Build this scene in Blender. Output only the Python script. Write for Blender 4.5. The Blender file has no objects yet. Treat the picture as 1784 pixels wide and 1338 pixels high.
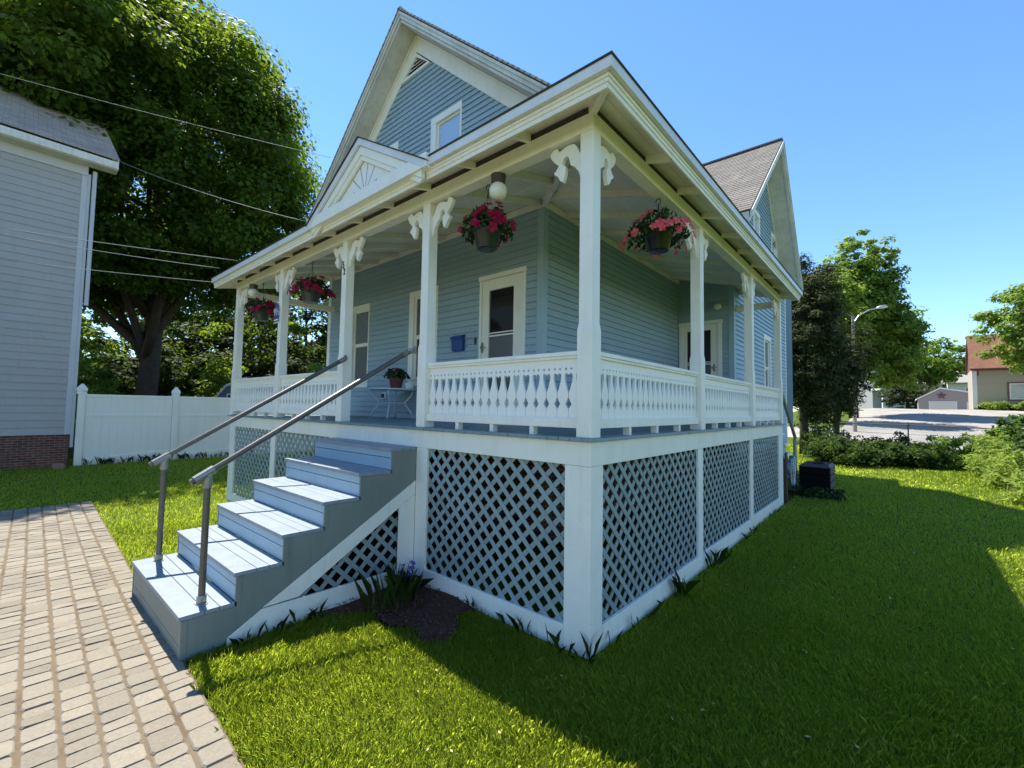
import bpy, bmesh, math, random
import numpy as np
from mathutils import Vector, Matrix

random.seed(11)
rng = np.random.default_rng(11)
SC = bpy.context.scene
COL = SC.collection

# ------------------------------------------------------------------ materials
def new_mat(name):
    m = bpy.data.materials.new(name); m.use_nodes = True
    nt = m.node_tree; nt.nodes.clear()
    return m, nt

class N:
    """tiny node helper"""
    def __init__(s, nt): s.nt = nt
    def n(s, t, **kw):
        nd = s.nt.nodes.new(t)
        for k, v in kw.items():
            if k.startswith('i_'):
                nd.inputs[k[2:].replace('_', ' ')].default_value = v
            elif k.startswith('x'):
                nd.inputs[int(k[1:])].default_value = v
            else:
                setattr(nd, k, v)
        return nd
    def l(s, a, b): s.nt.links.new(a, b)

def c4(c): return (c[0], c[1], c[2], 1.0)

def ramp(h, fac, stops):
    r = h.n('ShaderNodeValToRGB')
    e = r.color_ramp.elements
    while len(e) < len(stops): e.new(0.5)
    for el, (p, c) in zip(e, stops):
        el.position = p; el.color = c4(c)
    h.l(fac, r.inputs['Fac'])
    return r.outputs['Color']

def mixc(h, fac, a, b, mode='MIX'):
    m = h.n('ShaderNodeMix', data_type='RGBA', blend_type=mode)
    for sock, v in ((m.inputs[0], fac), (m.inputs[6], a), (m.inputs[7], b)):
        if hasattr(v, 'links'): h.l(v, sock)
        elif isinstance(v, (tuple, list)): sock.default_value = c4(v)
        else: sock.default_value = v
    return m.outputs[2]

def coords(h, scale=(1, 1, 1), kind='Object', rot=(0, 0, 0)):
    t = h.n('ShaderNodeTexCoord'); mp = h.n('ShaderNodeMapping')
    mp.inputs['Scale'].default_value = scale; mp.inputs['Rotation'].default_value = rot
    h.l(t.outputs[kind], mp.inputs['Vector'])
    return mp.outputs['Vector']

def noise(h, vec, scale, detail=4, rough=.55):
    n = h.n('ShaderNodeTexNoise', i_Scale=scale, i_Detail=detail, i_Roughness=rough)
    h.l(vec, n.inputs['Vector'])
    return n.outputs['Fac']

def finish(h, color, rough=.5, bump=None, bstr=.2, bdist=.01, metal=0., spec=.5, trans=None):
    b = h.n('ShaderNodeBsdfPrincipled')
    if hasattr(color, 'links'): h.l(color, b.inputs['Base Color'])
    else: b.inputs['Base Color'].default_value = c4(color)
    if hasattr(rough, 'links'): h.l(rough, b.inputs['Roughness'])
    else: b.inputs['Roughness'].default_value = rough
    b.inputs['Metallic'].default_value = metal
    b.inputs['Specular IOR Level'].default_value = spec
    if bump is not None:
        bp = h.n('ShaderNodeBump'); bp.inputs['Strength'].default_value = bstr; bp.inputs['Distance'].default_value = bdist
        h.l(bump, bp.inputs['Height']); h.l(bp.outputs['Normal'], b.inputs['Normal'])
    o = h.n('ShaderNodeOutputMaterial')
    if trans is None:
        h.l(b.outputs[0], o.inputs['Surface'])
    else:
        fac, tc = trans
        t = h.n('ShaderNodeBsdfTranslucent')
        if hasattr(tc, 'links'): h.l(tc, t.inputs['Color'])
        else: t.inputs['Color'].default_value = c4(tc)
        mx = h.n('ShaderNodeMixShader'); mx.inputs[0].default_value = fac
        h.l(b.outputs[0], mx.inputs[1]); h.l(t.outputs[0], mx.inputs[2]); h.l(mx.outputs[0], o.inputs['Surface'])
    return b

def island(h):
    return h.n('ShaderNodeNewGeometry').outputs['Random Per Island']

def paint(name, col, dirt=None, amount=.35, scale=3., rough=.55, grain=(1, 1, 1), isl=.0, bstr=.12):
    """painted wood: broad weathering, fine grain, slight tone change from board to board"""
    m, nt = new_mat(name); h = N(nt)
    v = coords(h)
    n1 = noise(h, v, scale, 6, .65)
    dirt = dirt or tuple(c * .72 for c in col)
    base = mixc(h, ramp(h, n1, [(.42, (0, 0, 0)), (.8, (amount,) * 3)]), col, dirt)
    n2 = noise(h, coords(h, grain), 60, 3)
    sp = noise(h, coords(h), 38, 2, .4)          # chips, nail heads and flecks
    base = mixc(h, ramp(h, sp, [(.74, (0, 0, 0)), (.80, (.55,) * 3)]), base, tuple(c * .45 for c in dirt))
    st = noise(h, coords(h, (9, 9, .7)), 1.6, 5, .7)   # runs and streaks
    base = mixc(h, ramp(h, st, [(.5, (0, 0, 0)), (.85, (amount * .8,) * 3)]), base, tuple(c * .8 for c in dirt))
    base = mixc(h, .10, base, ramp(h, n2, [(.3, (.55,) * 3), (.7, (1,) * 3)]), 'MULTIPLY')
    if isl > 0:
        lo = 1 - isl
        base = mixc(h, 1., base, ramp(h, island(h), [(0, (lo,) * 3), (1, (1,) * 3)]), 'MULTIPLY')
    finish(h, base, rough, n2, bstr, .004)
    return m

def simple(name, col, rough=.5, metal=0., var=.12, scale=20., spec=.5):
    m, nt = new_mat(name); h = N(nt)
    n1 = noise(h, coords(h), scale, 4)
    base = mixc(h, n1, tuple(c * (1 - var) for c in col), tuple(min(1, c * (1 + var)) for c in col))
    finish(h, base, rough, n1, .08, .003, metal, spec)
    return m

def leafy(name, dark, light, tcol, fac=.35, rough=.5):
    m, nt = new_mat(name); h = N(nt)
    r = island(h)
    col = ramp(h, r, [(0, dark), (.55, tuple((a + b) / 2 for a, b in zip(dark, light))), (1, light)])
    big = noise(h, coords(h), .45, 3)
    col = mixc(h, 1., col, ramp(h, big, [(.3, (.75, .8, .8)), (.7, (1.15, 1.1, 1.0))]), 'MULTIPLY')
    tc = mixc(h, 1., ramp(h, r, [(0, tuple(c * .75 for c in tcol)), (1, tcol)]), (1, 1, 1), 'MULTIPLY')
    finish(h, col, rough, None, trans=(fac, tc), spec=.18)
    return m

def shingle(name, axis, cols, k=1., course=.125, tab=.3):
    """asphalt shingles, brick pattern over (axis, height)"""
    m, nt = new_mat(name); h = N(nt)
    t = h.n('ShaderNodeTexCoord'); sp = h.n('ShaderNodeSeparateXYZ'); cb = h.n('ShaderNodeCombineXYZ')
    h.l(t.outputs['Object'], sp.inputs[0])
    h.l(sp.outputs[axis], cb.inputs['X'])
    mu = h.n('ShaderNodeMath', operation='MULTIPLY'); mu.inputs[1].default_value = k
    h.l(sp.outputs['Z'], mu.inputs[0]); h.l(mu.outputs[0], cb.inputs['Y'])
    b = h.n('ShaderNodeTexBrick', offset=.37, offset_frequency=2, squash=1.0)
    b.inputs['Scale'].default_value = 1.0
    b.inputs['Brick Width'].default_value = tab; b.inputs['Row Height'].default_value = course
    b.inputs['Mortar Size'].default_value = .006; b.inputs['Mortar Smooth'].default_value = .3
    b.inputs['Bias'].default_value = 0.
    b.inputs['Color1'].default_value = c4(cols[0]); b.inputs['Color2'].default_value = c4(cols[1])
    b.inputs['Mortar'].default_value = c4(cols[2])
    h.l(cb.outputs[0], b.inputs['Vector'])
    g = noise(h, coords(h), 90, 3)
    col = mixc(h, .45, b.outputs['Color'], ramp(h, g, [(.3, (.5,) * 3), (.7, (1.25,) * 3)]), 'MULTIPLY')
    big = noise(h, coords(h), .8, 4)
    col = mixc(h, .6, col, ramp(h, big, [(.3, (.8,) * 3), (.7, (1.1,) * 3)]), 'MULTIPLY')
    finish(h, col, .9, g, .4, .004, spec=.2)
    return m

def brickmat(name, axis, c1, c2, mortar, bw=.2, rh=.067):
    m, nt = new_mat(name); h = N(nt)
    t = h.n('ShaderNodeTexCoord'); sp = h.n('ShaderNodeSeparateXYZ'); cb = h.n('ShaderNodeCombineXYZ')
    h.l(t.outputs['Object'], sp.inputs[0]); h.l(sp.outputs[axis], cb.inputs['X']); h.l(sp.outputs['Z'], cb.inputs['Y'])
    b = h.n('ShaderNodeTexBrick', offset=.5)
    b.inputs['Scale'].default_value = 1.; b.inputs['Brick Width'].default_value = bw; b.inputs['Row Height'].default_value = rh
    b.inputs['Mortar Size'].default_value = .006; b.inputs['Mortar Smooth'].default_value = .2
    b.inputs['Color1'].default_value = c4(c1); b.inputs['Color2'].default_value = c4(c2); b.inputs['Mortar'].default_value = c4(mortar)
    h.l(cb.outputs[0], b.inputs['Vector'])
    g = noise(h, coords(h), 6, 5)
    col = mixc(h, .7, b.outputs['Color'], ramp(h, g, [(.3, (.55,) * 3), (.7, (1.15,) * 3)]), 'MULTIPLY')
    inv = h.n('ShaderNodeMath', operation='SUBTRACT'); inv.inputs[0].default_value = 1.
    h.l(b.outputs['Fac'], inv.inputs[1])
    finish(h, col, .85, inv.outputs[0], .5, .006, spec=.2)
    return m

def glass(name, base, rough=.04, var=.15, scale=2.):
    m, nt = new_mat(name); h = N(nt)
    n1 = noise(h, coords(h), scale, 3)
    col = mixc(h, n1, tuple(c * (1 - var) for c in base), tuple(c * (1 + var) for c in base))
    w = noise(h, coords(h), 1.3, 1)
    finish(h, col, rough, w, .03, .05, spec=.6)
    return m

M = {}
M['white'] = paint('white_paint', (.90, .86, .76), (.62, .57, .46), .38, 2.2, .5)
M['white_v'] = paint('white_paint_fresh', (.90, .87, .79), (.66, .62, .53), .25, 3., .45)
M['white_old'] = paint('white_paint_weathered', (.72, .70, .64), (.40, .37, .31), .75, 1.6, .6)
M['ceil'] = paint('ceiling_paint', (.88, .85, .74), (.62, .58, .47), .5, 1.5, .6, isl=.12)
M['siding'] = paint('blue_siding', (.36, .475, .545), (.29, .375, .41), .5, 1.2, .5, isl=.09)
M['siding_up'] = paint('blue_siding_gable', (.36, .485, .57), (.29, .39, .45), .5, 1.2, .5, isl=.08)
M['corner'] = paint('blue_trim', (.36, .485, .55), None, .3, 2., .5)
M['deck'] = paint('deck_paint', (.20, .30, .335), (.12, .18, .2), .5, 1.4, .4, isl=.12)
M['tread'] = paint('step_paint', (.265, .315, .365), (.19, .225, .255), .7, 5., .45, isl=.05)
M['riser'] = paint('riser_paint', (.33, .45, .54), (.26, .36, .42), .4, 2.5, .45)
M['stringer'] = paint('stringer_paint', (.215, .24, .215), (.145, .16, .14), .6, 2., .55)
M['lattice'] = paint('lattice_paint', (.30, .375, .37), (.21, .265, .26), .5, 2., .55, isl=.2)
M['brick'] = brickmat('foundation_brick_x', 'X', (.20, .075, .05), (.13, .05, .036), (.26, .23, .2))
M['brick_y'] = brickmat('foundation_brick_y', 'Y', (.20, .075, .05), (.13, .05, .036), (.26, .23, .2))
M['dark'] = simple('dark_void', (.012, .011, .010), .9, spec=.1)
M['shing_x'] = shingle('roof_shingles_x', 'X', ((.27, .245, .22), (.20, .182, .165), (.07, .062, .055)), 1.45, .125, .28)
M['shing_y'] = shingle('roof_shingles_y', 'Y', ((.50, .44, .385), (.41, .36, .32), (.2, .18, .16)), 1.45, .125, .28)
M['shing_dk'] = simple('shingle_edge', (.06, .05, .045), .9, spec=.15)
M['gutter'] = paint('gutter_metal', (.74, .74, .75), (.45, .44, .42), .45, 1.5, .4)
M['glass_dk'] = glass('door_glass', (.016, .014, .014), .05)
M['glass_mid'] = glass('screen_glass', (.12, .12, .115), .12, .2)
M['glass_lace'] = glass('lace_glass', (.15, .165, .17), .10, .35, 14.)
M['glass_sky'] = glass('sky_blind_glass', (.40, .53, .72), .05)  # blue base paints the reflected sky over a white blind
M['steel'] = simple('galvanised_pipe', (.135, .125, .112), .46, .7, .35, 26.)
M['steel_new'] = simple('cast_fitting', (.30, .285, .26), .45, .7, .3, 40.)
M['brass'] = simple('door_hardware', (.32, .28, .22), .3, .9)
M['bronze'] = simple('lamp_base', (.09, .075, .06), .5, .6)
M['mail'] = simple('mailbox_blue', (.015, .06, .24), .35)
M['black'] = simple('black_plastic', (.012, .012, .013), .45)
M['pot'] = simple('green_plastic_pot', (.016, .028, .020), .28, 0, .1, 12)
M['pot_black'] = simple('black_plastic_pot', (.010, .013, .012), .25, 0, .1, 12)
M['pot_grey'] = simple('grey_plastic_pot', (.05, .062, .05), .3, 0, .1, 12)
M['pot_red'] = simple('maroon_plastic_pot', (.13, .03, .03), .4)
M['flower'] = leafy('magenta_petals', (.24, .002, .024), (.46, .006, .058), (.5, .004, .05), .3)
M['flower2'] = leafy('coral_petals', (.75, .06, .09), (.95, .20, .22), (.95, .15, .18), .3)
M['flower3'] = leafy('pink_petals', (.60, .04, .22), (.85, .12, .40), (.9, .1, .35), .3)
M['bleaf'] = leafy('impatiens_leaves', (.014, .034, .012), (.045, .085, .022), (.08, .15, .03), .2, .45)
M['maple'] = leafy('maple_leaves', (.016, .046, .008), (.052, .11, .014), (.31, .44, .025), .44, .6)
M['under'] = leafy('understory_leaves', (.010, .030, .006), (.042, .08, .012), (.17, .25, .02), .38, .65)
M['maple_b'] = leafy('bright_leaves', (.065, .135, .02), (.165, .26, .045), (.38, .52, .06), .48, .6)
M['yew'] = leafy('evergreen_needles', (.012, .024, .008), (.095, .105, .03), (.07, .09, .02), .18, .7)
M['shrub'] = leafy('shrub_leaves', (.018, .045, .010), (.055, .105, .020), (.16, .25, .03), .3, .6)
M['weed'] = leafy('garden_weed_leaves', (.12, .21, .03), (.30, .38, .09), (.45, .56, .08), .4, .7)
M['tblade'] = leafy('tall_grass_blades', (.035, .075, .015), (.11, .16, .035), (.18, .28, .04), .3)
M['iris'] = leafy('iris_petals', (.10, .04, .42), (.20, .09, .65), (.2, .08, .6), .3)
M['lamp'] = simple('opal_globe', (.80, .77, .68), .22, 0, .03, 8)
M['table'] = simple('white_metal_table', (.72, .74, .76), .35)
M['vinyl'] = paint('vinyl_fence', (.87, .84, .73), (.72, .69, .56), .3, 1.2, .4)
M['gsiding'] = paint('grey_vinyl_siding', (.41, .395, .375), (.32, .31, .29), .4, .8, .5, isl=.05)
M['gtrim'] = paint('grey_trim', (.52, .53, .55), None, .3, 1.5, .5)
M['cream'] = simple('cream_wall', (.60, .56, .46), .7)
M['tan'] = simple('tan_wall', (.38, .33, .25), .75, 0, .06, 3)
M['tan2'] = simple('taupe_wall', (.30, .255, .225), .75, 0, .06, 3)
M['redroof'] = shingle('red_brown_shingles', 'X', ((.235, .115, .075), (.19, .09, .06), (.12, .06, .04)), 1.3, .14, .3)
M['redtrim'] = simple('maroon_trim', (.16, .05, .05), .5)
M['fwhite'] = simple('far_white_paint', (.72, .71, .67), .5)
M['bark'] = simple('maple_bark', (.075, .058, .046), .9, 0, .5, 5, .15)
M['wire'] = simple('service_wire', (.24, .235, .23), .7)
M['wire_dk'] = simple('black_wire', (.05, .05, .05), .5)
M['rust'] = simple('rusty_steel', (.12, .075, .05), .8, 0, .3)
M['slot_shade'] = paint('slot_shade_wood', (.055, .04, .028), None, .5, 3, .8)  # brown wood darkened to carry the shade of the beam slot
M['wood_br'] = paint('brown_post', (.12, .06, .04), None, .5, 3, .7)
M['wood_gr'] = paint('weathered_rail', (.30, .27, .2), None, .5, 3, .7)
M['hose'] = simple('pale_hose', (.50, .58, .62), .4)
M['hose_b'] = simple('blue_hanger', (.04, .16, .34), .4)
M['alu'] = simple('lamp_arm_metal', (.45, .46, .46), .4, .7)
M['bin'] = simple('bin_plastic', (.006, .006, .006), .8, 0, .2, 8, .1)
M['bin_lid'] = simple('bin_lid_plastic', (.035, .035, .04), .4)
M['binpanel'] = simple('bin_end_panel', (.10, .085, .06), .6)
M['purple'] = simple('purple_plaque', (.055, .045, .16), .4)
M['ink'] = simple('black_numerals', (.01, .01, .01), .4)

def lawn_mat():
    m, nt = new_mat('lawn_soil'); h = N(nt)
    a = noise(h, coords(h), 1.3, 5); b = noise(h, coords(h), 30, 4)
    col = mixc(h, ramp(h, a, [(.35, (0,) * 3), (.65, (1,) * 3)]), (.055, .090, .010), (.09, .130, .014))
    col = mixc(h, ramp(h, b, [(.4, (0,) * 3), (.75, (.5,) * 3)]), col, (.05, .04, .02))
    finish(h, col, .95, b, .6, .02, spec=.1)
    return m
M['lawn'] = lawn_mat()

def grass_mat():
    m, nt = new_mat('grass_blades'); h = N(nt)
    r = island(h)
    col = ramp(h, r, [(0, (.085, .128, .022)), (.5, (.150, .195, .030)), (.86, (.23, .26, .05)), (.93, (.42, .38, .14)), (1, (.50, .43, .20))])
    p = noise(h, coords(h), 1.1, 5, .65)
    col = mixc(h, 1., col, ramp(h, p, [(.32, (.72, .88, .8)), (.52, (1., 1., 1.)), (.70, (1.35, 1.1, 1.25))]), 'MULTIPLY')
    tc = ramp(h, r, [(0, (.52, .70, .035)), (1, (.76, .86, .08))])
    finish(h, col, .55, None, trans=(.60, tc), spec=.25)
    return m
M['grass'] = grass_mat()

def paver_mat():
    m, nt = new_mat('concrete_pavers'); h = N(nt)
    r = island(h)
    col = ramp(h, r, [(0, (.205, .178, .138)), (.5, (.24, .21, .163)), (1, (.27, .236, .184))])
    n = noise(h, coords(h), 55, 5, .7)
    col = mixc(h, .5, col, ramp(h, n, [(.3, (.62,) * 3), (.7, (1.18,) * 3)]), 'MULTIPLY')
    b = noise(h, coords(h), 1.7, 4)
    col = mixc(h, ramp(h, b, [(.62, (0,) * 3), (.78, (.55,) * 3)]), col, (.36, .26, .14))
    finish(h, col, .9, n, .5, .006, spec=.2)
    return m
M['paver'] = paver_mat()

def sand_mat():
    m, nt = new_mat('joint_sand'); h = N(nt)
    n = noise(h, coords(h), 120, 4, .7); b = noise(h, coords(h), 3, 4)
    col = mixc(h, n, (.12, .088, .055), (.21, .16, .105))
    col = mixc(h, ramp(h, b, [(.5, (0,) * 3), (.7, (.7,) * 3)]), col, (.09, .06, .035))
    finish(h, col, .95, n, .6, .006, spec=.1)
    return m
M['sand'] = sand_mat()
def two_tone(name, a, b, scale, rough=.9, bump=.5, big=None):
    m, nt = new_mat(name); h = N(nt)
    n = noise(h, coords(h), scale, 5, .65)
    col = mixc(h, n, a, b)
    if big:
        g = noise(h, coords(h), big, 4)
        col = mixc(h, .7, col, ramp(h, g, [(.3, (.65,) * 3), (.7, (1.2,) * 3)]), 'MULTIPLY')
    finish(h, col, rough, n, bump, .01, spec=.2)
    return m
M['mulch'] = two_tone('mulch_soil', (.05, .021, .014), (.115, .05, .034), 40, .95, .9, 3)
M['chip'] = two_tone('wood_chips', (.05, .024, .016), (.15, .08, .055), 30)
M['asphalt'] = two_tone('pale_asphalt', (.27, .25, .225), (.34, .315, .285), 25, .9, .3, .4)
M['terrain'] = two_tone('far_grass', (.06, .095, .018), (.10, .14, .025), 4, .95, .5, .3)
M['brickblock'] = simple('pink_block', (.30, .15, .11), .85)

# ------------------------------------------------------------------ mesh helpers
def V3(*a): return np.array(a, float)

class MB:
    def __init__(s): s.v = []; s.f = []; s.mi = []
    def add(s, pts, faces, m=0):
        o = len(s.v); s.v.extend([tuple(map(float, p)) for p in pts])
        for f in faces: s.f.append([i + o for i in f]); s.mi.append(m)
        return s
    def hexa(s, P, m=0):      # 8 points: bottom ring 0-3, top ring 4-7
        return s.add(P, [(3, 2, 1, 0), (4, 5, 6, 7), (0, 1, 5, 4), (1, 2, 6, 5), (2, 3, 7, 6), (3, 0, 4, 7)], m)
    def box(s, x0, x1, y0, y1, z0, z1, m=0):
        return s.hexa([(x0, y0, z0), (x1, y0, z0), (x1, y1, z0), (x0, y1, z0), (x0, y0, z1), (x1, y0, z1), (x1, y1, z1), (x0, y1, z1)], m)
    def prism(s, poly, vec, m=0):
        n = len(poly); v = np.array(vec, float)
        P = [tuple(p) for p in poly] + [tuple(np.array(p, float) + v) for p in poly]
        F = [tuple(range(n))[::-1], tuple(range(n, 2 * n))] + [(i, (i + 1) % n, n + (i + 1) % n, n + i) for i in range(n)]
        return s.add(P, F, m)
    def quad(s, *P, m=0): return s.add(P, [tuple(range(len(P)))], m)
    def tube(s, pts, r, n=8, m=0, cap=True):
        pts = [np.array(p, float) for p in pts]; k = len(pts)
        rs = r if isinstance(r, (list, tuple, np.ndarray)) else [r] * k
        ring = []; u = None
        for i in range(k):
            t = pts[min(i + 1, k - 1)] - pts[max(i - 1, 0)]; t = t / (np.linalg.norm(t) + 1e-12)
            if u is None:
                a = V3(0, 0, 1) if abs(t[2]) < .9 else V3(1, 0, 0)
                u = np.cross(t, a)
            u = u - t * (u @ t); u /= np.linalg.norm(u) + 1e-12
            w = np.cross(t, u)
            ring.append([pts[i] + rs[i] * (math.cos(2 * math.pi * j / n) * u + math.sin(2 * math.pi * j / n) * w) for j in range(n)])
        P = [p for r_ in ring for p in r_]
        F = [(i * n + j, i * n + (j + 1) % n, (i + 1) * n + (j + 1) % n, (i + 1) * n + j) for i in range(k - 1) for j in range(n)]
        if cap: F += [tuple(range(n))[::-1], tuple(range((k - 1) * n, k * n))]
        return s.add(P, F, m)
    def lathe(s, c, prof, n=20, m=0, cap=True):
        P = []; k = len(prof)
        for r, z in prof:
            for j in range(n):
                a = 2 * math.pi * j / n; P.append((c[0] + r * math.cos(a), c[1] + r * math.sin(a), c[2] + z))
        F = [(i * n + j, i * n + (j + 1) % n, (i + 1) * n + (j + 1) % n, (i + 1) * n + j) for i in range(k - 1) for j in range(n)]
        if cap: F += [tuple(range(n))[::-1], tuple(range((k - 1) * n, k * n))]
        return s.add(P, F, m)
    def sphere(s, c, r, n=20, m=0, sz=1.):
        prof = [(max(1e-4, r * math.sin(math.pi * i / 12)), -r * sz * math.cos(math.pi * i / 12)) for i in range(13)]
        return s.lathe(c, prof, n, m)
    def build(s, name, mat, parent=None, smooth=False, bevel=0., recalc=True):
        off = V3(0, 0, 0); p = parent
        while p is not None: off += np.array(p.location); p = p.parent
        me = bpy.data.meshes.new(name)
        me.from_pydata([tuple(np.array(v) - off) for v in s.v], [], s.f)
        mats = mat if isinstance(mat, (list, tuple)) else [mat]
        for q in mats: me.materials.append(q)
        if len(mats) > 1: me.polygons.foreach_set('material_index', s.mi)
        if recalc:
            b = bmesh.new(); b.from_mesh(me); bmesh.ops.recalc_face_normals(b, faces=b.faces); b.to_mesh(me); b.free()
        if smooth:
            me.polygons.foreach_set('use_smooth', [True] * len(me.polygons))
        o = bpy.data.objects.new(name, me); COL.objects.link(o); o.parent = parent
        if bevel > 0:
            bm = o.modifiers.new('edge', 'BEVEL'); bm.width = bevel; bm.segments = 2; bm.limit_method = 'ANGLE'; bm.angle_limit = .6
        return o

def tag(o, label, cat, group=None):
    o['label'] = label; o['category'] = cat
    if group: o['group'] = group
    return o

def thing(name, label, cat, loc=(0, 0, 0), group=None):
    o = bpy.data.objects.new(name, None); o.empty_display_size = .1; COL.objects.link(o); o.location = loc
    return tag(o, label, cat, group)

def kind(o, k): o['kind'] = k; return o

def np_mesh(name, verts, faces_n, mat, parent=None):
    """verts (F*faces_n,3) unshared polygons"""
    off = V3(0, 0, 0); p = parent
    while p is not None: off += np.array(p.location); p = p.parent
    verts = np.asarray(verts, np.float32) - off.astype(np.float32)
    nv = len(verts); nf = nv // faces_n
    me = bpy.data.meshes.new(name)
    me.vertices.add(nv); me.vertices.foreach_set('co', verts.ravel())
    me.loops.add(nv); me.loops.foreach_set('vertex_index', np.arange(nv, dtype=np.int32))
    me.polygons.add(nf); me.polygons.foreach_set('loop_start', np.arange(0, nv, faces_n, dtype=np.int32))
    me.polygons.foreach_set('loop_total', np.full(nf, faces_n, np.int32))
    me.update(calc_edges=True); me.validate()
    me.materials.append(mat)
    o = bpy.data.objects.new(name, me); COL.objects.link(o); o.parent = parent
    return o

def flat_outline(loops, thick):
    """planar outlines with holes (u,v lists) -> verts (u,v,w) and faces, extruded +-thick/2"""
    cu = bpy.data.curves.new('tmp', 'CURVE'); cu.dimensions = '2D'; cu.fill_mode = 'BOTH'; cu.extrude = thick / 2
    for lp in loops:
        sp = cu.splines.new('POLY'); sp.points.add(len(lp) - 1)
        for p, q in zip(sp.points, lp): p.co = (q[0], q[1], 0, 1)
        sp.use_cyclic_u = True
    o = bpy.data.objects.new('tmp', cu)
    me = bpy.data.meshes.new_from_object(o)
    vs = [tuple(v.co) for v in me.vertices]; fs = [tuple(p.vertices) for p in me.polygons]
    bpy.data.objects.remove(o); bpy.data.curves.remove(cu); bpy.data.meshes.remove(me)
    return vs, fs

def text_mesh(txt, size, thick=.002):
    cu = bpy.data.curves.new('tmp', 'FONT'); cu.body = txt; cu.size = size; cu.extrude = thick / 2
    cu.align_x = 'CENTER'; cu.align_y = 'CENTER'
    o = bpy.data.objects.new('tmp', cu)
    me = bpy.data.meshes.new_from_object(o)
    vs = [tuple(v.co) for v in me.vertices]; fs = [tuple(p.vertices) for p in me.polygons]
    bpy.data.objects.remove(o); bpy.data.curves.remove(cu); bpy.data.meshes.remove(me)
    return vs, fs

class Frame:
    def __init__(s, O, U, Nn): s.O = V3(*O); s.U = V3(*U); s.N = V3(*Nn)
    def p(s, u, w, z): return tuple(s.O + s.U * u + s.N * w + V3(0, 0, z))
    def box(s, mb, u0, u1, w0, w1, z0, z1, m=0):
        mb.hexa([s.p(u0, w0, z0), s.p(u1, w0, z0), s.p(u1, w1, z0), s.p(u0, w1, z0), s.p(u0, w0, z1), s.p(u1, w0, z1), s.p(u1, w1, z1), s.p(u0, w1, z1)], m)
    def uv(s, mb, vs, fs, u0=0, z0=0, w=0, flip=1, m=0):
        mb.add([s.p(u0 + flip * v[0], w + v[2], z0 + v[1]) for v in vs], fs, m)

def clapboards(mb, fr, z0, z1, ex, xl, xr, openings=(), t0=.025, t1=.001, joint=(2.2, 4.5), seed=1):
    rd = random.Random(seed)
    n = max(1, round((z1 - z0) / ex)); ex = (z1 - z0) / n
    for i in range(n):
        a, b = z0 + i * ex, z0 + (i + 1) * ex
        br = sorted({a, b} | {z for o in openings for z in (o[2], o[3]) if a + 1e-4 < z < b - 1e-4})
        for c, d in zip(br[:-1], br[1:]):
            mid = (c + d) / 2
            segs = [(None, None)]
            L, R = xl(mid), xr(mid)
            if R - L < .02: continue
            cuts = sorted((o[0], o[1]) for o in openings if o[2] < mid < o[3])
            iv = []; cur = 'L'
            lo = L
            for (p, q) in cuts:
                if p > lo: iv.append((lo, min(p, R), lo == L, False))
                lo = max(lo, q)
            if lo < R: iv.append((lo, R, lo == L, True))
            for (p, q, eL, eR) in iv:
                if q - p < .01: continue
                pts = [p]
                x = p + rd.uniform(*joint) * rd.random()
                while x < q - .5:
                    if x > p + .4: pts.append(x)
                    x += rd.uniform(*joint)
                pts.append(q)
                for k in range(len(pts) - 1):
                    u0, u1 = pts[k], pts[k + 1]
                    ua, ub = u0, u0; va, vb = u1, u1
                    if k == 0 and eL: ua, ub = xl(c), xl(d)
                    if k == len(pts) - 2 and eR: va, vb = xr(c), xr(d)
                    if k < len(pts) - 2: va -= .002; vb -= .002
                    ta = t1 + (t0 - t1) * (b - c) / ex; tb = t1 + (t0 - t1) * (b - d) / ex
                    P = [fr.p(ua, ta, c), fr.p(va, ta, c), fr.p(vb, tb, d), fr.p(ub, tb, d), fr.p(ua, -.004, c), fr.p(va, -.004, c)]
                    mb.add(P, [(0, 1, 2, 3), (4, 5, 1, 0)])

def clip_poly(poly, a, b):      # keep points with a.p >= b
    out = []
    for i in range(len(poly)):
        p, q = poly[i], poly[(i + 1) % len(poly)]
        dp, dq = a[0] * p[0] + a[1] * p[1] - b, a[0] * q[0] + a[1] * q[1] - b
        if dp >= 0: out.append(p)
        if (dp >= 0) != (dq >= 0):
            t = dp / (dp - dq); out.append((p[0] + t * (q[0] - p[0]), p[1] + t * (q[1] - p[1])))
    return out

def lattice(mb, fr, planes, u0, u1, z0, z1, pitch=.157, wid=.041, w_in=-.045, th=.007):
    """two layers of diagonal slats clipped to half planes"""
    half = wid / 2 * math.sqrt(2)
    for layer, sg in ((0, 1), (1, -1)):
        c0 = (u0 - z1 if sg > 0 else u0 + z0) - .2; c1 = (u1 - z0 if sg > 0 else u1 + z1) + .2
        c = c0 + rng.uniform(0, pitch)
        while c < c1:
            za, zb = z0 - .1, z1 + .1
            ua, ub = (c + za, c + zb) if sg > 0 else (c - za, c - zb)
            poly = [(ua - half, za), (ua + half, za), (ub + half, zb), (ub - half, zb)]
            for a, b in planes:
                if poly: poly = clip_poly(poly, a, b)
            if len(poly) >= 3:
                w0 = w_in + layer * th
                mb.prism([fr.p(u, w0, z) for u, z in poly], fr.N * th)
            c += pitch

def rect_planes(u0, u1, z0, z1): return [((1, 0), u0), ((-1, 0), -u1), ((0, 1), z0), ((0, -1), -z1)]

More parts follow.
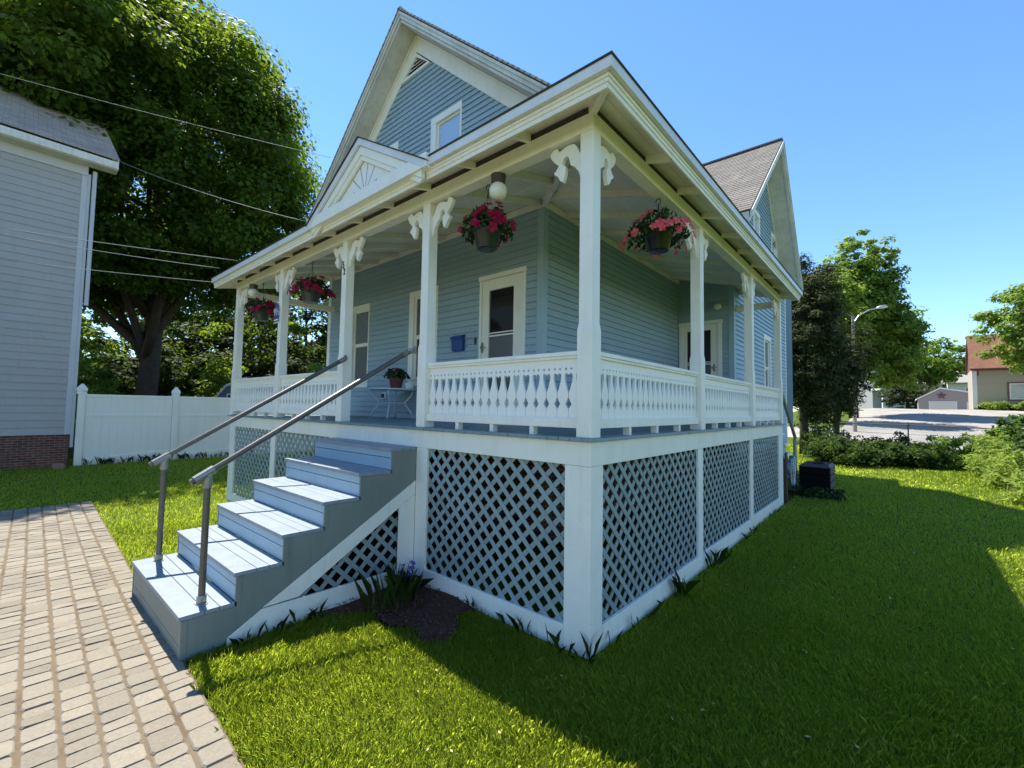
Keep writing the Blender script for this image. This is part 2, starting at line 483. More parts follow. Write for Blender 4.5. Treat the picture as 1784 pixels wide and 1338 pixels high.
# ------------------------------------------------------------------ foliage
def leaf_quads(C, nrm, L, W, jitter=.6, fold=.0):
    """rhombic leaves: centres, preferred normals, sizes"""
    n = len(C)
    nv = nrm + rng.normal(0, jitter, (n, 3)); nv /= np.linalg.norm(nv, axis=1, keepdims=True) + 1e-9
    t = rng.normal(0, 1, (n, 3)); t -= nv * np.sum(t * nv, 1, keepdims=True); t /= np.linalg.norm(t, axis=1, keepdims=True) + 1e-9
    b = np.cross(nv, t)
    s = rng.uniform(.7, 1.3, (n, 1)); L = L * s; W = W * s
    q = np.stack([C - t * L * .5, C + b * W * .5 - t * L * .05 + nv * fold * W, C + t * L * .5, C - b * W * .5 - t * L * .05 + nv * fold * W], 1)
    return q.reshape(-1, 3)

def lumpy(d, seed, amp):
    r = np.random.default_rng(seed); out = np.zeros(len(d))
    for k in range(7):
        w = r.normal(0, 1, 3); w *= (2.0 + 1.1 * k) / np.linalg.norm(w)
        out += np.sin(d @ w + r.uniform(0, 6.28)) / (1 + .35 * k)
    return 1 + amp * out / 2.2

def crown_points(c, rad, n_clump, per, rc, seed, inner=.35, amp=.2, zmin=None, flat=.6, gap=.0):
    r = np.random.default_rng(seed)
    d = r.normal(0, 1, (n_clump, 3)); d /= np.linalg.norm(d, axis=1, keepdims=True)
    rr = (inner + (1 - inner) * r.random(n_clump) ** .55)
    k = lumpy(d, seed + 1, amp)
    cc = np.array(c) + d * (rr * k)[:, None] * np.array(rad)
    if zmin is not None: cc = cc[cc[:, 2] > zmin]; d = d[:len(cc)]
    if gap > 0:
        keep = lumpy(cc / (np.array(rad).mean() * .35), seed + 5, 1.) > gap; cc = cc[keep]
    m = len(cc)
    rcs = rc * r.uniform(.6, 1.35, m)
    g = r.normal(0, 1, (m, per, 3)); g /= np.linalg.norm(g, axis=2, keepdims=True); g *= (r.random((m, per, 1)) ** .45)
    P = cc[:, None, :] + g * rcs[:, None, None] * np.array([1, 1, flat])
    out = (cc - np.array(c)) / np.array(rad)
    nr = g * 1.1 + np.array([0, 0, .75]) + out[:, None, :] * .4
    return P.reshape(-1, 3), nr.reshape(-1, 3), cc

def branchy(mb, base, top, r0, r1, crown_c, crown_r, n_limb, seed, fork=.35, n=8, lean=(0, 0)):
    r = random.Random(seed)
    base = V3(*base); top = V3(*top)
    pts = []; rs = []
    for i in range(9):
        t = i / 8; p = base + (top - base) * t
        p = p + V3(math.sin(t * 5 + seed) * r0 * .5, math.cos(t * 4 + seed) * r0 * .5, 0) * (t > 0)
        pts.append(p); rs.append(r0 * (1.35 if i == 0 else 1) * (1 - t) + r1 * t)
    mb.tube(pts, rs, 12)
    for k in range(n_limb):
        t = fork + (1 - fork) * (k / max(1, n_limb - 1)) * .9
        s = base + (top - base) * t
        ang = k * 2.4 + r.uniform(-.4, .4); el = r.uniform(.25, .8)
        ln = r.uniform(.55, .85)
        e = V3(*crown_c) + V3(math.cos(ang) * crown_r[0] * ln, math.sin(ang) * crown_r[1] * ln, crown_r[2] * (el - .35))
        rl = (r0 * (1 - t) + r1 * t) * .62
        mid = (s + e) / 2 + V3(r.uniform(-.4, .4), r.uniform(-.4, .4), -.06 * np.linalg.norm(e - s))
        P = [s * (1 - u) ** 2 + 2 * mid * u * (1 - u) + e * u ** 2 for u in (0, .2, .4, .6, .8, 1)]
        mb.tube(P, [rl * (1 - .88 * u) for u in (0, .2, .4, .6, .8, 1)], 7)
        for j in (2, 3, 4):
            q = P[j]; e2 = q + V3(r.uniform(-1, 1), r.uniform(-1, 1), r.uniform(0, .9)) * crown_r[0] * .35
            mb.tube([q, (q + e2) / 2 + V3(0, 0, .1), e2], [rl * .35, rl * .22, rl * .05], 5)

def tree(name, label, cat, base, height, r0, crowns, leaf, mat, seed, group=None, n_limb=9, fork=.35, trunk_top=.8, extra=None):
    t = thing(name, label, cat, base, group)
    mb = MB(); c0 = crowns[0]
    branchy(mb, base, (c0['c'][0] * .5 + base[0] * .5, c0['c'][1] * .5 + base[1] * .5, base[2] + height * trunk_top), r0, r0 * .18, c0['c'], c0['r'], n_limb, seed, fork)
    if extra: extra(mb)
    mb.build('trunk', M['bark'], t, smooth=True, recalc=False)
    Q = []
    for i, c in enumerate(crowns):
        P, nr, cc = crown_points(c['c'], c['r'], c['n'], c['per'], c['rc'], seed + 31 * i, c.get('inner', .35), c.get('amp', .2), c.get('zmin'), c.get('flat', .6), c.get('gap', 0))
        Q.append(leaf_quads(P, nr, leaf[0], leaf[1], .42))
    np_mesh('crown', np.concatenate(Q), 4, mat, t)
    return t

def blade_tufts(P, H, W, bend, ang=None):
    n = len(P)
    a = rng.uniform(0, 2 * math.pi, n) if ang is None else ang
    d = np.stack([np.cos(a), np.sin(a), np.zeros(n)], 1)
    s = np.stack([-np.sin(a), np.cos(a), np.zeros(n)], 1)
    up = np.array([0, 0, 1.])
    H = H[:, None]; W = W[:, None]; b = bend[:, None]
    m = P + up * H * .55 + d * H * b * .3
    tip = P + up * H * (1 - b * .35) + d * H * b
    # five-sided blade: two at the foot, two half way, one at the tip
    return np.stack([P - s * W * .5, P + s * W * .5, m + s * W * .4, tip, m - s * W * .4], 1).reshape(-1, 3)

# ================================================================== camera, sun, sky
F_PX = 778.0139428659023
R_ = np.array([0.75416, 0.65643, 0.0])
def cam_axes(yaw, pitch, roll):
    cy, sy = math.cos(yaw), math.sin(yaw)
    f = V3(-sy * math.cos(pitch), cy * math.cos(pitch), math.sin(pitch))
    r = V3(cy, sy, 0); u = np.cross(r, f)
    c, s = math.cos(roll), math.sin(roll)
    return c * r + s * u, -s * r + c * u, f
CAM = V3(1.799077, -2.999646, 1.844209)
cr, cu_, cf = cam_axes(0.716550838632333, 0.05324355580505867, 0.0173324607856783)
cam = bpy.data.cameras.new('camera'); camo = bpy.data.objects.new('camera', cam); COL.objects.link(camo)
cam.sensor_width = 36.0; cam.lens = F_PX / 1784 * 36; cam.clip_start = .05; cam.clip_end = 1500
camo.matrix_world = Matrix(((cr[0], cu_[0], -cf[0], CAM[0]), (cr[1], cu_[1], -cf[1], CAM[1]), (cr[2], cu_[2], -cf[2], CAM[2]), (0, 0, 0, 1)))
SC.camera = camo

SUN = Vector((-.535, .088, 1.0)).normalized()
sl = bpy.data.lights.new('sun', 'SUN'); sl.energy = 5.0; sl.angle = math.radians(.53); sl.color = (1.0, .945, .84)
so = bpy.data.objects.new('sun', sl); COL.objects.link(so); so.location = (-20, 5, 40)
so.rotation_euler = SUN.to_track_quat('Z', 'Y').to_euler()
W = bpy.data.worlds.new('World'); SC.world = W; W.use_nodes = True
wn = W.node_tree; wn.nodes.clear(); wh = N(wn)
sky = wn.nodes.new('ShaderNodeTexSky'); sky.sky_type = 'NISHITA'; sky.sun_disc = False
sky.sun_elevation = math.asin(SUN.z); sky.sun_rotation = math.atan2(SUN.x, SUN.y) % (2 * math.pi)
sky.air_density = 1.05; sky.dust_density = .0; sky.ozone_density = 6.0; sky.altitude = 0
bg = wn.nodes.new('ShaderNodeBackground'); bg.inputs['Strength'].default_value = .13
wo = wn.nodes.new('ShaderNodeOutputWorld')
hs_ = wh.n('ShaderNodeHueSaturation'); hs_.inputs['Saturation'].default_value = 1.09; wh.l(sky.outputs[0], hs_.inputs['Color']); wh.l(hs_.outputs[0], bg.inputs['Color']); wh.l(bg.outputs[0], wo.inputs['Surface'])
SC.view_settings.view_transform = 'Standard'; SC.view_settings.look = 'None'
SC.view_settings.exposure = 1.08; SC.view_settings.gamma = 1.0
SC.render.engine = 'CYCLES'
SC.cycles.use_denoising = True
SC.cycles.max_bounces = 7; SC.cycles.diffuse_bounces = 4; SC.cycles.glossy_bounces = 3
SC.cycles.transmission_bounces = 3; SC.cycles.transparent_max_bounces = 4
SC.cycles.caustics_reflective = False; SC.cycles.caustics_refractive = False
SC.cycles.sample_clamp_indirect = 6

# ================================================================== the blue house
WY, WX = 2.03, -2.03             # front wall (faces -Y), side wall (faces +X)
RY = 7.17                        # recess wall at the end of the side porch
GX = -.85                        # wing wall (faces +X)
XL = -8.33; XC = -5.18           # left end and centre of the front
FRONT = Frame((0, WY, 0), (1, 0, 0), (0, -1, 0))
SIDE = Frame((WX, 0, 0), (0, 1, 0), (1, 0, 0))
REC = Frame((0, RY, 0), (1, 0, 0), (0, -1, 0))
WING = Frame((GX, 0, 0), (0, 1, 0), (1, 0, 0))
DK = 1.62                        # porch floor
house = thing('blue_house', 'pale blue clapboard house with white wraparound porch and steep front gable', 'house', (-4, 5, 0))

def part(mb, name, mat, parent=None, **k): return mb.build(name, mat, parent or house, **k)

# --- openings (u0,u1,z0,z1) of each wall
D1 = (-3.285, -2.325, DK, 3.935); W1 = (-7.235, -6.552, 2.22, 3.99); W2 = (-5.165, -4.335, 2.22, 3.985)
U1 = (-4.665, -3.825, 5.55, 7.16); U2 = (-6.535, -5.70, 5.55, 7.16)
D2 = (-1.99, -1.075, DK, 3.83)
G1 = (9.90, 10.70, 2.25, 3.87); G2 = (8.93, 9.60, 5.2, 6.9); G3 = (10.95, 11.70, 5.2, 6.9)

SL = .9                          # main roof slope
def sid_top(x): return 8.745 - SL * abs(x - XC)
mb = MB()
def fl(z): return XL + .1 if z < 5.86 else XC - (8.745 - z) / SL
def fr_(z): return WX - .09 if z < 5.86 else XC + (8.745 - z) / SL
clapboards(mb, FRONT, 1.62, 8.68, .104, fl, fr_, [D1, W1, W2, U1, U2, (XC - .46, XC + .46, 8.30, 8.74)], seed=3)
part(mb, 'front_siding', M['siding'])
mb = MB(); clapboards(mb, SIDE, 1.62, 5.9, .104, lambda z: WY + .09, lambda z: RY, [], seed=4, joint=(1.4, 3.4)); part(mb, 'side_siding', M['siding'])
mb = MB(); clapboards(mb, REC, 1.62, 5.9, .104, lambda z: WX, lambda z: GX - .09, [D2], seed=5); part(mb, 'recess_siding', M['siding'])
# wing gable wall
RYC, RZ = 10.12, 8.97
def wtopL(y): return RZ - .23 - .889 * (RYC - y)
def wl(z): return RY + .1 if z < wtopL(RY + .1) - .3 else RYC - (RZ - .53 - z) / .889
def wr(z): return 12.85 if z < 5.75 else RYC + (RZ - .53 - z) / 1.0
mb = MB(); clapboards(mb, WING, .9, 8.3, .104, wl, wr, [G1, G2, G3], seed=6); part(mb, 'wing_siding', M['siding_up'])
mb = MB(); mb.quad((GX, 12.85, .9), (-6, 12.85, .9), (-6, 12.85, 6), (GX, 12.85, 6)); mb.quad((XL, WY, 1.5), (XL, 14, 1.5), (XL, 14, 6), (XL, WY, 6)); mb.quad((XL, 14, 1.5), (GX, 14, 1.5), (GX, 14, 6), (XL, 14, 6))
part(mb, 'back_wall', M['siding'], recalc=False)
# corner boards
part(MB().box(WX - .09, WX + .022, WY - .022, WY + .09, 1.62, 5.7), 'corner_board', M['corner'], bevel=.003)
part(MB().box(XL - .022, XL + .1, WY - .024, WY + .09, 1.4, 5.7), 'corner_board', M['white_v'], bevel=.003)
part(MB().box(GX - .09, GX + .022, RY - .022, RY + .1, 1.62, 5.75), 'corner_board', M['corner'], bevel=.003); part(MB().box(GX - .09, GX + .022, 12.76, 12.86, .9, 5.75), 'corner_board', M['white_v'], bevel=.003)
# brick foundation
mb = MB(); mb.box(XL, WX, WY + .03, 12.8, -.3, 1.6); part(mb, 'foundation', M['brick'])
mb = MB(); mb.quad((WX + .004, WY + .03, -.3), (WX + .004, RY, -.3), (WX + .004, RY, 1.6), (WX + .004, WY + .03, 1.6)); mb.box(-5, GX - .03, RY + .03, 12.8, -.3, .92)
part(mb, 'foundation', M['brick_y'])

# --- windows and doors
def window(fr, o, gl_top, gl_bot, mid, cas=(.06, .06, .12, .13), name='window', matc='white_v', sill=True, rec=.03):
    u0, u1, z0, z1 = o; cl, cR, ct, cb = cas
    mb = MB()
    fr.box(mb, u0, u0 + cl, -.06, .026, z0 + cb, z1 - ct); fr.box(mb, u1 - cR, u1, -.06, .026, z0 + cb, z1 - ct)
    fr.box(mb, u0, u1, -.06, .028, z1 - ct, z1); fr.box(mb, u0, u1, -.06, .020, z0, z0 + cb)
    w = part(mb, name, M[matc], bevel=.004)
    a, b, c, d = u0 + cl, u1 - cR, z0 + cb, z1 - ct
    s = .034
    mb = MB()
    for (q0, q1, dd) in ((mid, d, 0.), (c, mid, -.016)):
        fr.box(mb, a, a + s, -rec + dd - .02, -rec + dd + .012, q0, q1); fr.box(mb, b - s, b, -rec + dd - .02, -rec + dd + .012, q0, q1)
        fr.box(mb, a + s, b - s, -rec + dd - .02, -rec + dd + .012, q1 - s, q1); fr.box(mb, a + s, b - s, -rec + dd - .02, -rec + dd + .012, q0, q0 + s)
    mb.build('sash', M['white_v'], w)
    for (q0, q1, mt, dd) in ((mid, d, gl_top, 0.), (c, mid, gl_bot, -.016)):
        mb = MB(); fr.box(mb, a + s, b - s, -rec + dd - .02, -rec + dd - .008, q0 + s, q1 - s); mb.build('pane', M[mt], w)
    if sill:
        mb = MB(); fr.box(mb, u0 - .03, u1 + .03, -.02, .055, z0 + cb - .03, z0 + cb + .005); mb.build('sill', M['white_v'], w, bevel=.004)
    return w
window(FRONT, W1, 'glass_lace', 'glass_mid', 3.13, (.032, .032, .118, .13))
window(FRONT, W2, 'glass_mid', 'glass_dk', 3.125, (.135, .135, .11, .13))
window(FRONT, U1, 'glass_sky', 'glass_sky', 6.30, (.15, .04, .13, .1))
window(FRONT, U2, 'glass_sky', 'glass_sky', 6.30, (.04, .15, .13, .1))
window(WING, G1, 'glass_mid', 'glass_mid', 3.01, (.09, .09, .13, .1))
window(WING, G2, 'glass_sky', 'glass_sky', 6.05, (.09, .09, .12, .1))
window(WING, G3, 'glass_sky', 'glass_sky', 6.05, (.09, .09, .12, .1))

def door(fr, o, gl, gz1, gmid, handle_u, cas=.05, hz=2.79, label=None, cap=True):
    u0, u1, z0, z1 = o
    mb = MB()
    fr.box(mb, u0, u0 + cas, -.08, .03, z0, z1 - .07); fr.box(mb, u1 - cas, u1, -.08, .03, z0, z1 - .07)
    fr.box(mb, u0 - .012, u1 + .012, -.08, .045, z1 - .07, z1)
    fr.box(mb, u0 + cas, u1 - cas, -.08, .02, z0, z0 + .03)
    d = part(mb, 'door', M['white_v'], bevel=.004)
    if label: d['label'] = label
    a, b, c, e = u0 + cas, u1 - cas, z0 + .03, z1 - .07
    g0, g1 = gl; gb = 1.95
    mb = MB()
    fr.box(mb, a + .004, g0, -.02, .012, c, e - .004); fr.box(mb, g1, b - .004, -.02, .012, c, e - .004)
    fr.box(mb, g0, g1, -.02, .012, gz1, e - .004); fr.box(mb, g0, g1, -.02, .012, c, gb)
    mb.build('storm_frame', M['white'], d, bevel=.004)
    mb = MB(); fr.box(mb, g0, g1, -.014, .010, gmid - .035, gmid - .012); fr.box(mb, g0, g1, -.014, .010, gmid + .012, gmid + .030); mb.build('meeting_rail', M['white_v'], d)
    mb = MB(); fr.box(mb, g0, g1, -.03, -.016, gmid, gz1); mb.build('pane', M['glass_dk'], d)
    mb = MB(); fr.box(mb, g0, g1, -.03, -.016, gb, gmid); mb.build('pane', M['glass_mid'], d)
    mb = MB()
    hu = handle_u
    mb.prism([fr.p(hu + .022 * math.cos(t), .013, hz + .085 * math.sin(t)) for t in np.linspace(0, 2 * math.pi, 17)[:-1]], fr.N * .008)
    s = 1 if hu < (u0 + u1) / 2 else -1
    mb.tube([fr.p(hu, .02, hz), fr.p(hu, .06, hz), fr.p(hu + s * .03, .066, hz - .003), fr.p(hu + s * .10, .06, hz - .008)], [.011, .011, .010, .007], 8)
    mb.tube([fr.p(hu, .02, hz), fr.p(hu - s * .05, .03, hz + .004)], [.008, .005], 8)
    mb.build('door_handle', M['brass'], d, smooth=True)
    return d
door(FRONT, D1, (-3.085, -2.57), 3.69, 2.985, -3.205)
door(REC, D2, (-1.82, -1.31), 3.625, 2.9, -1.235, .085)
mb = MB(); FRONT.box(mb, -5.96, -5.84, 0.01, .05, 1.98, 2.10); FRONT.box(mb, -5.93, -5.87, .05, .085, 2.0, 2.08, 1); part(mb, 'outlet', [M['white_v'], M['black']], bevel=.006)
mb = MB(); FRONT.box(mb, -3.385, -3.345, .012, .03, 2.86, 2.96); part(mb, 'doorbell', M['black'], bevel=.006)

# --- gable trim, vent, roofs
Y0 = 1.60                                                  # plane of the front rake
def rk(x, dz): return 9.32 - SL * abs(x - XC) + dz         # roof surface minus dz
mb = MB()
tipx = 3.63
for s in (-1, 1):
    for (ya, yb, za, zb, ext) in ((Y0, Y0 + .03, -.05, -.165, tipx), (Y0 + .03, Y0 + .075, -.165, -.225, tipx - .02), ):
        P = [(XC, ya, 9.32 + za), (XC + s * ext, ya, 9.32 + za - SL * ext), (XC + s * ext, ya, 9.32 + zb - SL * ext), (XC, ya, 9.32 + zb)]
        mb.prism(P, (0, yb - ya, 0))
    # crown strip just under the shingles and the inner bed mould
    P = [(XC, Y0 - .02, 9.32 - .03), (XC + s * tipx, Y0 - .02, 9.29 - SL * tipx), (XC + s * tipx, Y0 - .02, 9.23 - SL * tipx), (XC, Y0 - .02, 9.23)]
    mb.prism(P, (0, .02, 0))
part(mb, 'rake_board', M['white_old'], bevel=.003)
mb = MB()
for s in (-1, 1):
    mb.prism([(XC, Y0 + .076, 9.112), (XC + s * tipx, Y0 + .076, 9.112 - SL * tipx), (XC + s * tipx, WY + .02, 9.112 - SL * tipx), (XC, WY + .02, 9.112)], (0, 0, -.02))
part(mb, 'rake_soffit', M['white_old'])
mb = MB()
for s in (-1, 1):
    P = [(XC, WY - .03, 9.09), (XC + s * 3.22, WY - .03, 9.09 - SL * 3.22), (XC + s * 3.22, WY - .03, 8.74 - SL * 3.22), (XC, WY - .03, 8.74)]
    mb.prism(P, (0, .03, 0))
    P = [(XC, WY - .055, 9.085), (XC + s * 3.22, WY - .055, 9.085 - SL * 3.22), (XC + s * 3.22, WY - .055, 9.03 - SL * 3.22), (XC, WY - .055, 9.03)]
    mb.prism(P, (0, .024, 0))
part(mb, 'gable_frieze', M['white'], bevel=.003)
mb = MB()     # triangular louvre
vt, vb, vh = 8.715, 8.30, .455
def tri(k): return [(XC, vt - .0 - k * 1.45), (XC + vh - k * 1.6, vb + k), (XC - vh + k * 1.6, vb + k)]
o, i_ = tri(0), tri(.05)
vs, fs = flat_outline([o, i_], .04); FRONT.uv(mb, vs, fs, w=.02)
vent = part(mb, 'gable_vent', M['white_v'])
mb = MB()
for z in np.arange(vb + .075, vt - .09, .066):
    hw = (vt - .08 - z) / (vt - .08 - vb - .05) * (vh - .08)
    if hw > .03: mb.hexa([FRONT.p(-hw + XC, .025, z - .012), FRONT.p(hw + XC, .025, z - .012), FRONT.p(hw + XC, .03, z - .006), FRONT.p(-hw + XC, .03, z - .006), FRONT.p(-hw + XC, -.015, z + .022), FRONT.p(hw + XC, -.015, z + .022), FRONT.p(hw + XC, -.01, z + .028), FRONT.p(-hw + XC, -.01, z + .028)])
mb.build('louvre', M['white_v'], vent)
mb = MB(); mb.add([FRONT.p(XC, -.02, vt), FRONT.p(XC + vh, -.02, vb), FRONT.p(XC - vh, -.02, vb)], [(0, 1, 2)]); mb.build('vent_screen', M['dark'], vent)

def slab_roof(mb, ridge_a, ridge_b, eave_a, eave_b, th=.05, course=None, m=0):
    ra, rb, ea, eb = [V3(*p) for p in (ridge_a, ridge_b, eave_a, eave_b)]
    nr = np.cross(rb - ra, ea - ra); nr /= np.linalg.norm(nr)
    if nr[2] < 0: nr = -nr
    if not course:
        mb.hexa([ea - nr * th, eb - nr * th, rb - nr * th, ra - nr * th, ea, eb, rb, ra], m); return
    L = np.linalg.norm(ea - ra); n = int(L / course)
    for i in range(n):
        t0, t1 = i / n, (i + 1) / n + .15 / n
        if i == n - 1: t1 = 1
        a0, b0 = ea + (ra - ea) * t0, eb + (rb - eb) * t0
        a1, b1 = ea + (ra - ea) * t1, eb + (rb - eb) * t1
        mb.hexa([a0 - nr * .02, b0 - nr * .02, b1 - nr * .02, a1 - nr * .02, a0 + nr * .012, b0 + nr * .012, b1, a1], m)
mb = MB(); ex = tipx + .03
slab_roof(mb, (XC, Y0 - .03, 9.34), (XC, 14.3, 9.34), (XC + ex, Y0 - .03, 9.34 - SL * ex), (XC + ex, 14.3, 9.34 - SL * ex), course=.14)
slab_roof(mb, (XC, Y0 - .03, 9.34), (XC, 14.3, 9.34), (XC - ex, Y0 - .03, 9.34 - SL * ex), (XC - ex, 14.3, 9.34 - SL * ex), course=.14)
mb.box(XC - .05, XC + .05, Y0 - .03, 14.3, 9.30, 9.352)
part(mb, 'roof', M['shing_y'])
mb = MB()
for s in (-1, 1):
    slab_roof(mb, (XC, Y0 + .02, 9.30), (XC, 14.2, 9.30), (XC + s * (tipx - .02), Y0 + .02, 9.30 - SL * (tipx - .02)), (XC + s * (tipx - .02), 14.2, 9.30 - SL * (tipx - .02)), th=.08)
part(mb, 'roof_deck', M['white_old'])
mb = MB()     # side eaves: gutter board and soffit
for s in (-1, 1):
    x = XC + s * (tipx - .03)
    mb.box(min(x, x - s * .5), max(x, x - s * .5), Y0 + .08, 14.1, 5.76, 5.79); mb.box(min(x, x + s * .03), max(x, x + s * .03), Y0 + .08, 14.1, 5.80, 5.98)
    mb.box(min(XC + s * 3.15, XC + s * 3.18), max(XC + s * 3.15, XC + s * 3.18), WY, 14, 5.5, 5.76)
part(mb, 'eave_board', M['white'], bevel=.003)

# wing roof (ridge along X), gable faces +X
GXo = -.36
LE = (6.66, RZ - .889 * (RYC - 6.66)); RE = (12.80, 5.60)
mb = MB()
slab_roof(mb, (GXo - .02, RYC, RZ), (-5.2, RYC, RZ), (GXo - .02, LE[0], LE[1]), (-5.2, LE[0], LE[1]), course=.13)
slab_roof(mb, (GXo - .02, RYC, RZ), (-5.2, RYC, RZ), (GXo - .02, RE[0], RE[1]), (-5.2, RE[0], RE[1]), course=.13)
mb.box(-5.2, GXo - .02, RYC - .08, RYC + .08, RZ - .01, RZ + .03)
part(mb, 'roof', M['shing_x'])
mb = MB()
for (ey, ez) in (LE, RE):
    mb.prism([(GXo, RYC, RZ - .03), (GXo, ey, ez - .03), (GXo, ey, ez - .17), (GXo, RYC, RZ - .19)], (-.03, 0, 0))
    mb.prism([(GXo - .031, RYC, RZ - .19), (GXo - .031, ey, ez - .17), (GXo - .031, ey, ez - .25), (GXo - .031, RYC, RZ - .27)], (-.05, 0, 0))
    mb.prism([(GXo + .018, RYC, RZ - .015), (GXo + .018, ey, ez - .015), (GXo + .018, ey, ez - .06), (GXo + .018, RYC, RZ - .065)], (-.017, 0, 0))
part(mb, 'rake_board', M['white_old'], bevel=.003)
mb = MB()
for (ey, ez) in (LE, RE):
    mb.prism([(GXo - .082, RYC, RZ - .24), (GXo - .082, ey, ez - .22), (GX, ey, ez - .22), (GX, RYC, RZ - .24)], (0, 0, .02))
    s = 1 if ey > RYC else -1
    mb.prism([(GX + .03, RYC, RZ - .26), (GX + .03, ey - s * .42, ez - .22 + .42 * abs(RZ - ez) / abs(ey - RYC)), (GX + .03, ey - s * .42, ez - .5 + .42 * abs(RZ - ez) / abs(ey - RYC)), (GX + .03, RYC, RZ - .54)], (-.03, 0, 0))
mb.box(-5, GXo - .05, LE[0] + .02, LE[0] + .05, LE[1] - .2, LE[1] - .03); mb.box(-5, GXo - .1, LE[0] + .05, RY, LE[1] - .21, LE[1] - .18)
part(mb, 'rake_soffit', M['white_old'])
mb = MB()
slab_roof(mb, (GXo - .05, RYC, RZ - .045), (-5.2, RYC, RZ - .045), (GXo - .05, LE[0] + .02, LE[1] - .03), (-5.2, LE[0] + .02, LE[1] - .03), th=.1)
slab_roof(mb, (GXo - .05, RYC, RZ - .045), (-5.2, RYC, RZ - .045), (GXo - .05, RE[0] - .02, RE[1] - .03), (-5.2, RE[0] - .02, RE[1] - .03), th=.1)
part(mb, 'roof_deck', M['white_old'])

# ------------------------------------------------------------------ porch
PXL = -8.13; PYE = 7.38
mb = MB()      # floor boards
x = PXL - .03
while x < .03:
    x1 = min(x + .108, .034); zz = DK + rng.uniform(-.0015, .0015)
    mb.box(x, x1 - .004, -.036 - rng.uniform(0, .006), WY if x1 < WX else WY - .0, DK - .028, zz); x += .108
y = WY
while y < PYE + .02:
    y1 = min(y + .108, PYE + .03); zz = DK + rng.uniform(-.0015, .0015)
    mb.box(WX, .034 + rng.uniform(0, .006), y, y1 - .004, DK - .028, zz); y += .108
part(mb, 'porch_floor', M['deck'], bevel=.002)

mb = MB()      # skirt framing
mb.box(PXL + .02, -.0, 0, .03, 1.40, 1.588); mb.box(-.03, 0, .0305, PYE - .02, 1.40, 1.588)
part(mb, 'porch_fascia', M['white'], bevel=.004)
FP = [(-.24, 0), (-2.17, -1.985), (-6.11, -5.93), (PXL + .02, -7.84)]
for a, b in FP + [(-4.12, -3.93)]: part(MB().box(a, b, 0.002, .032, -.22, 1.3985), 'base_post', M['white'], bevel=.004)
for a, b in ((.031, .194), (2.41, 2.575), (4.80, 4.98), (6.99, PYE - .02)): part(MB().box(-.032, -.002, a + .0015, b, -.22, 1.3985), 'base_post', M['white'], bevel=.004)
for q in ((-1.984, -.2415, -.002, .03, -.2, .152), (-.03, .002, .196, 2.409, -.2, .16), (-.03, .002, 2.577, 4.798, -.2, .175), (-.03, .002, 4.982, 6.988, -.2, .20), (-5.928, -4.0, -.002, .03, -.25, .13), (-7.838, -6.112, -.002, .03, -.25, .13)):
    part(MB().box(*q), 'skirt_board', M['white'], bevel=.004)
SK = Frame((0, 0, 0), (1, 0, 0), (0, -1, 0)); SKS = Frame((0, 0, 0), (0, 1, 0), (1, 0, 0))
for fr, (a, b, c, d) in ((SK, (-2.0, -.23, .13, 1.41)), (SKS, (.18, 2.43, .14, 1.41)), (SKS, (2.56, 4.82, .16, 1.41)), (SKS, (4.96, 7.02, .18, 1.41)), (SK, (-7.86, -6.10, .1, 1.41)), (SK, (-5.94, -4.1, .1, 1.41))):
    mb = MB(); lattice(mb, fr, rect_planes(a, b, c, d), a, b, c, d); part(mb, 'lattice_panel', M['lattice'], recalc=False)
mb = MB()      # joists behind
for xx in np.arange(-8, -.2, .6): mb.box(xx, xx + .045, .06, WY, 1.42, 1.585)
for yy in np.arange(2.3, 7.3, .6): mb.box(WX, -.06, yy, yy + .045, 1.42, 1.585)
part(mb, 'floor_joists', M['wood_gr'])

# header beams, fascia, gutter, ceiling, rafters
mb = MB()
HZ0, HZ1 = 4.085, 4.225
mb.box(PXL, .0, 0, .13, HZ0, HZ1); mb.box(-.13, 0, .1305, PYE, HZ0, HZ1)
part(mb, 'porch_beam', M['white'], bevel=.004)
part(MB().box(-.80, -.131, PYE - .16, PYE - .05, 3.98, 4.09), 'tie_beam', M['white'], bevel=.004); part(MB().box(PXL, PXL + .11, .131, WY - .02, 3.98, 4.10), 'tie_beam', M['white'], bevel=.004)
def rz(o): return 4.29 - .276 * o          # underside of sheathing, o = distance outside the post line
EO = .285
GL, GR = -8.47, 7.62
# sheathing: two slopes with a hip, as separate boards
mb = MB()
nb = 9
for i in range(nb + 7):
    o0 = EO - i * .155; o1 = EO - (i + 1) * .155 + .004
    if o0 < -2.03: break
    o1 = max(o1, -2.03)
    z0, z1 = rz(o0), rz(o1)
    mb.hexa([(GL, -o0, z0), (o0, -o0, z0), (o1, -o1, z1), (GL, -o1, z1), (GL, -o0, z0 + .02), (o0, -o0, z0 + .02), (o1, -o1, z1 + .02), (GL, -o1, z1 + .02)])
    e = GR
    mb.hexa([(o0, -o0, z0), (o0, e, z0), (o1, e, z1), (o1, -o1, z1), (o0, -o0, z0 + .02), (o0, e, z0 + .02), (o1, e, z1 + .02), (o1, -o1, z1 + .02)])
pc = part(mb, 'porch_ceiling', M['ceil'])
mb = MB()      # shingled top
zt = .091
E2 = EO + .068
a = [(GL - .01, -E2, rz(E2) + zt + .03), (E2, -E2, rz(E2) + zt + .03), (WX, -WX, rz(WX) + zt + .03), (GL - .01, -WX, rz(WX) + zt + .03)]
mb.prism(a, (0, 0, -.018))
b = [(E2, -E2, rz(E2) + zt + .03), (E2, GR + .01, rz(E2) + zt + .03), (WX, GR + .01, rz(WX) + zt + .03), (WX, -WX, rz(WX) + zt + .03)]
mb.prism(b, (0, 0, -.018))
part(mb, 'porch_roof', M['shing_dk'])
mb = MB()      # eave fascia and bed mould
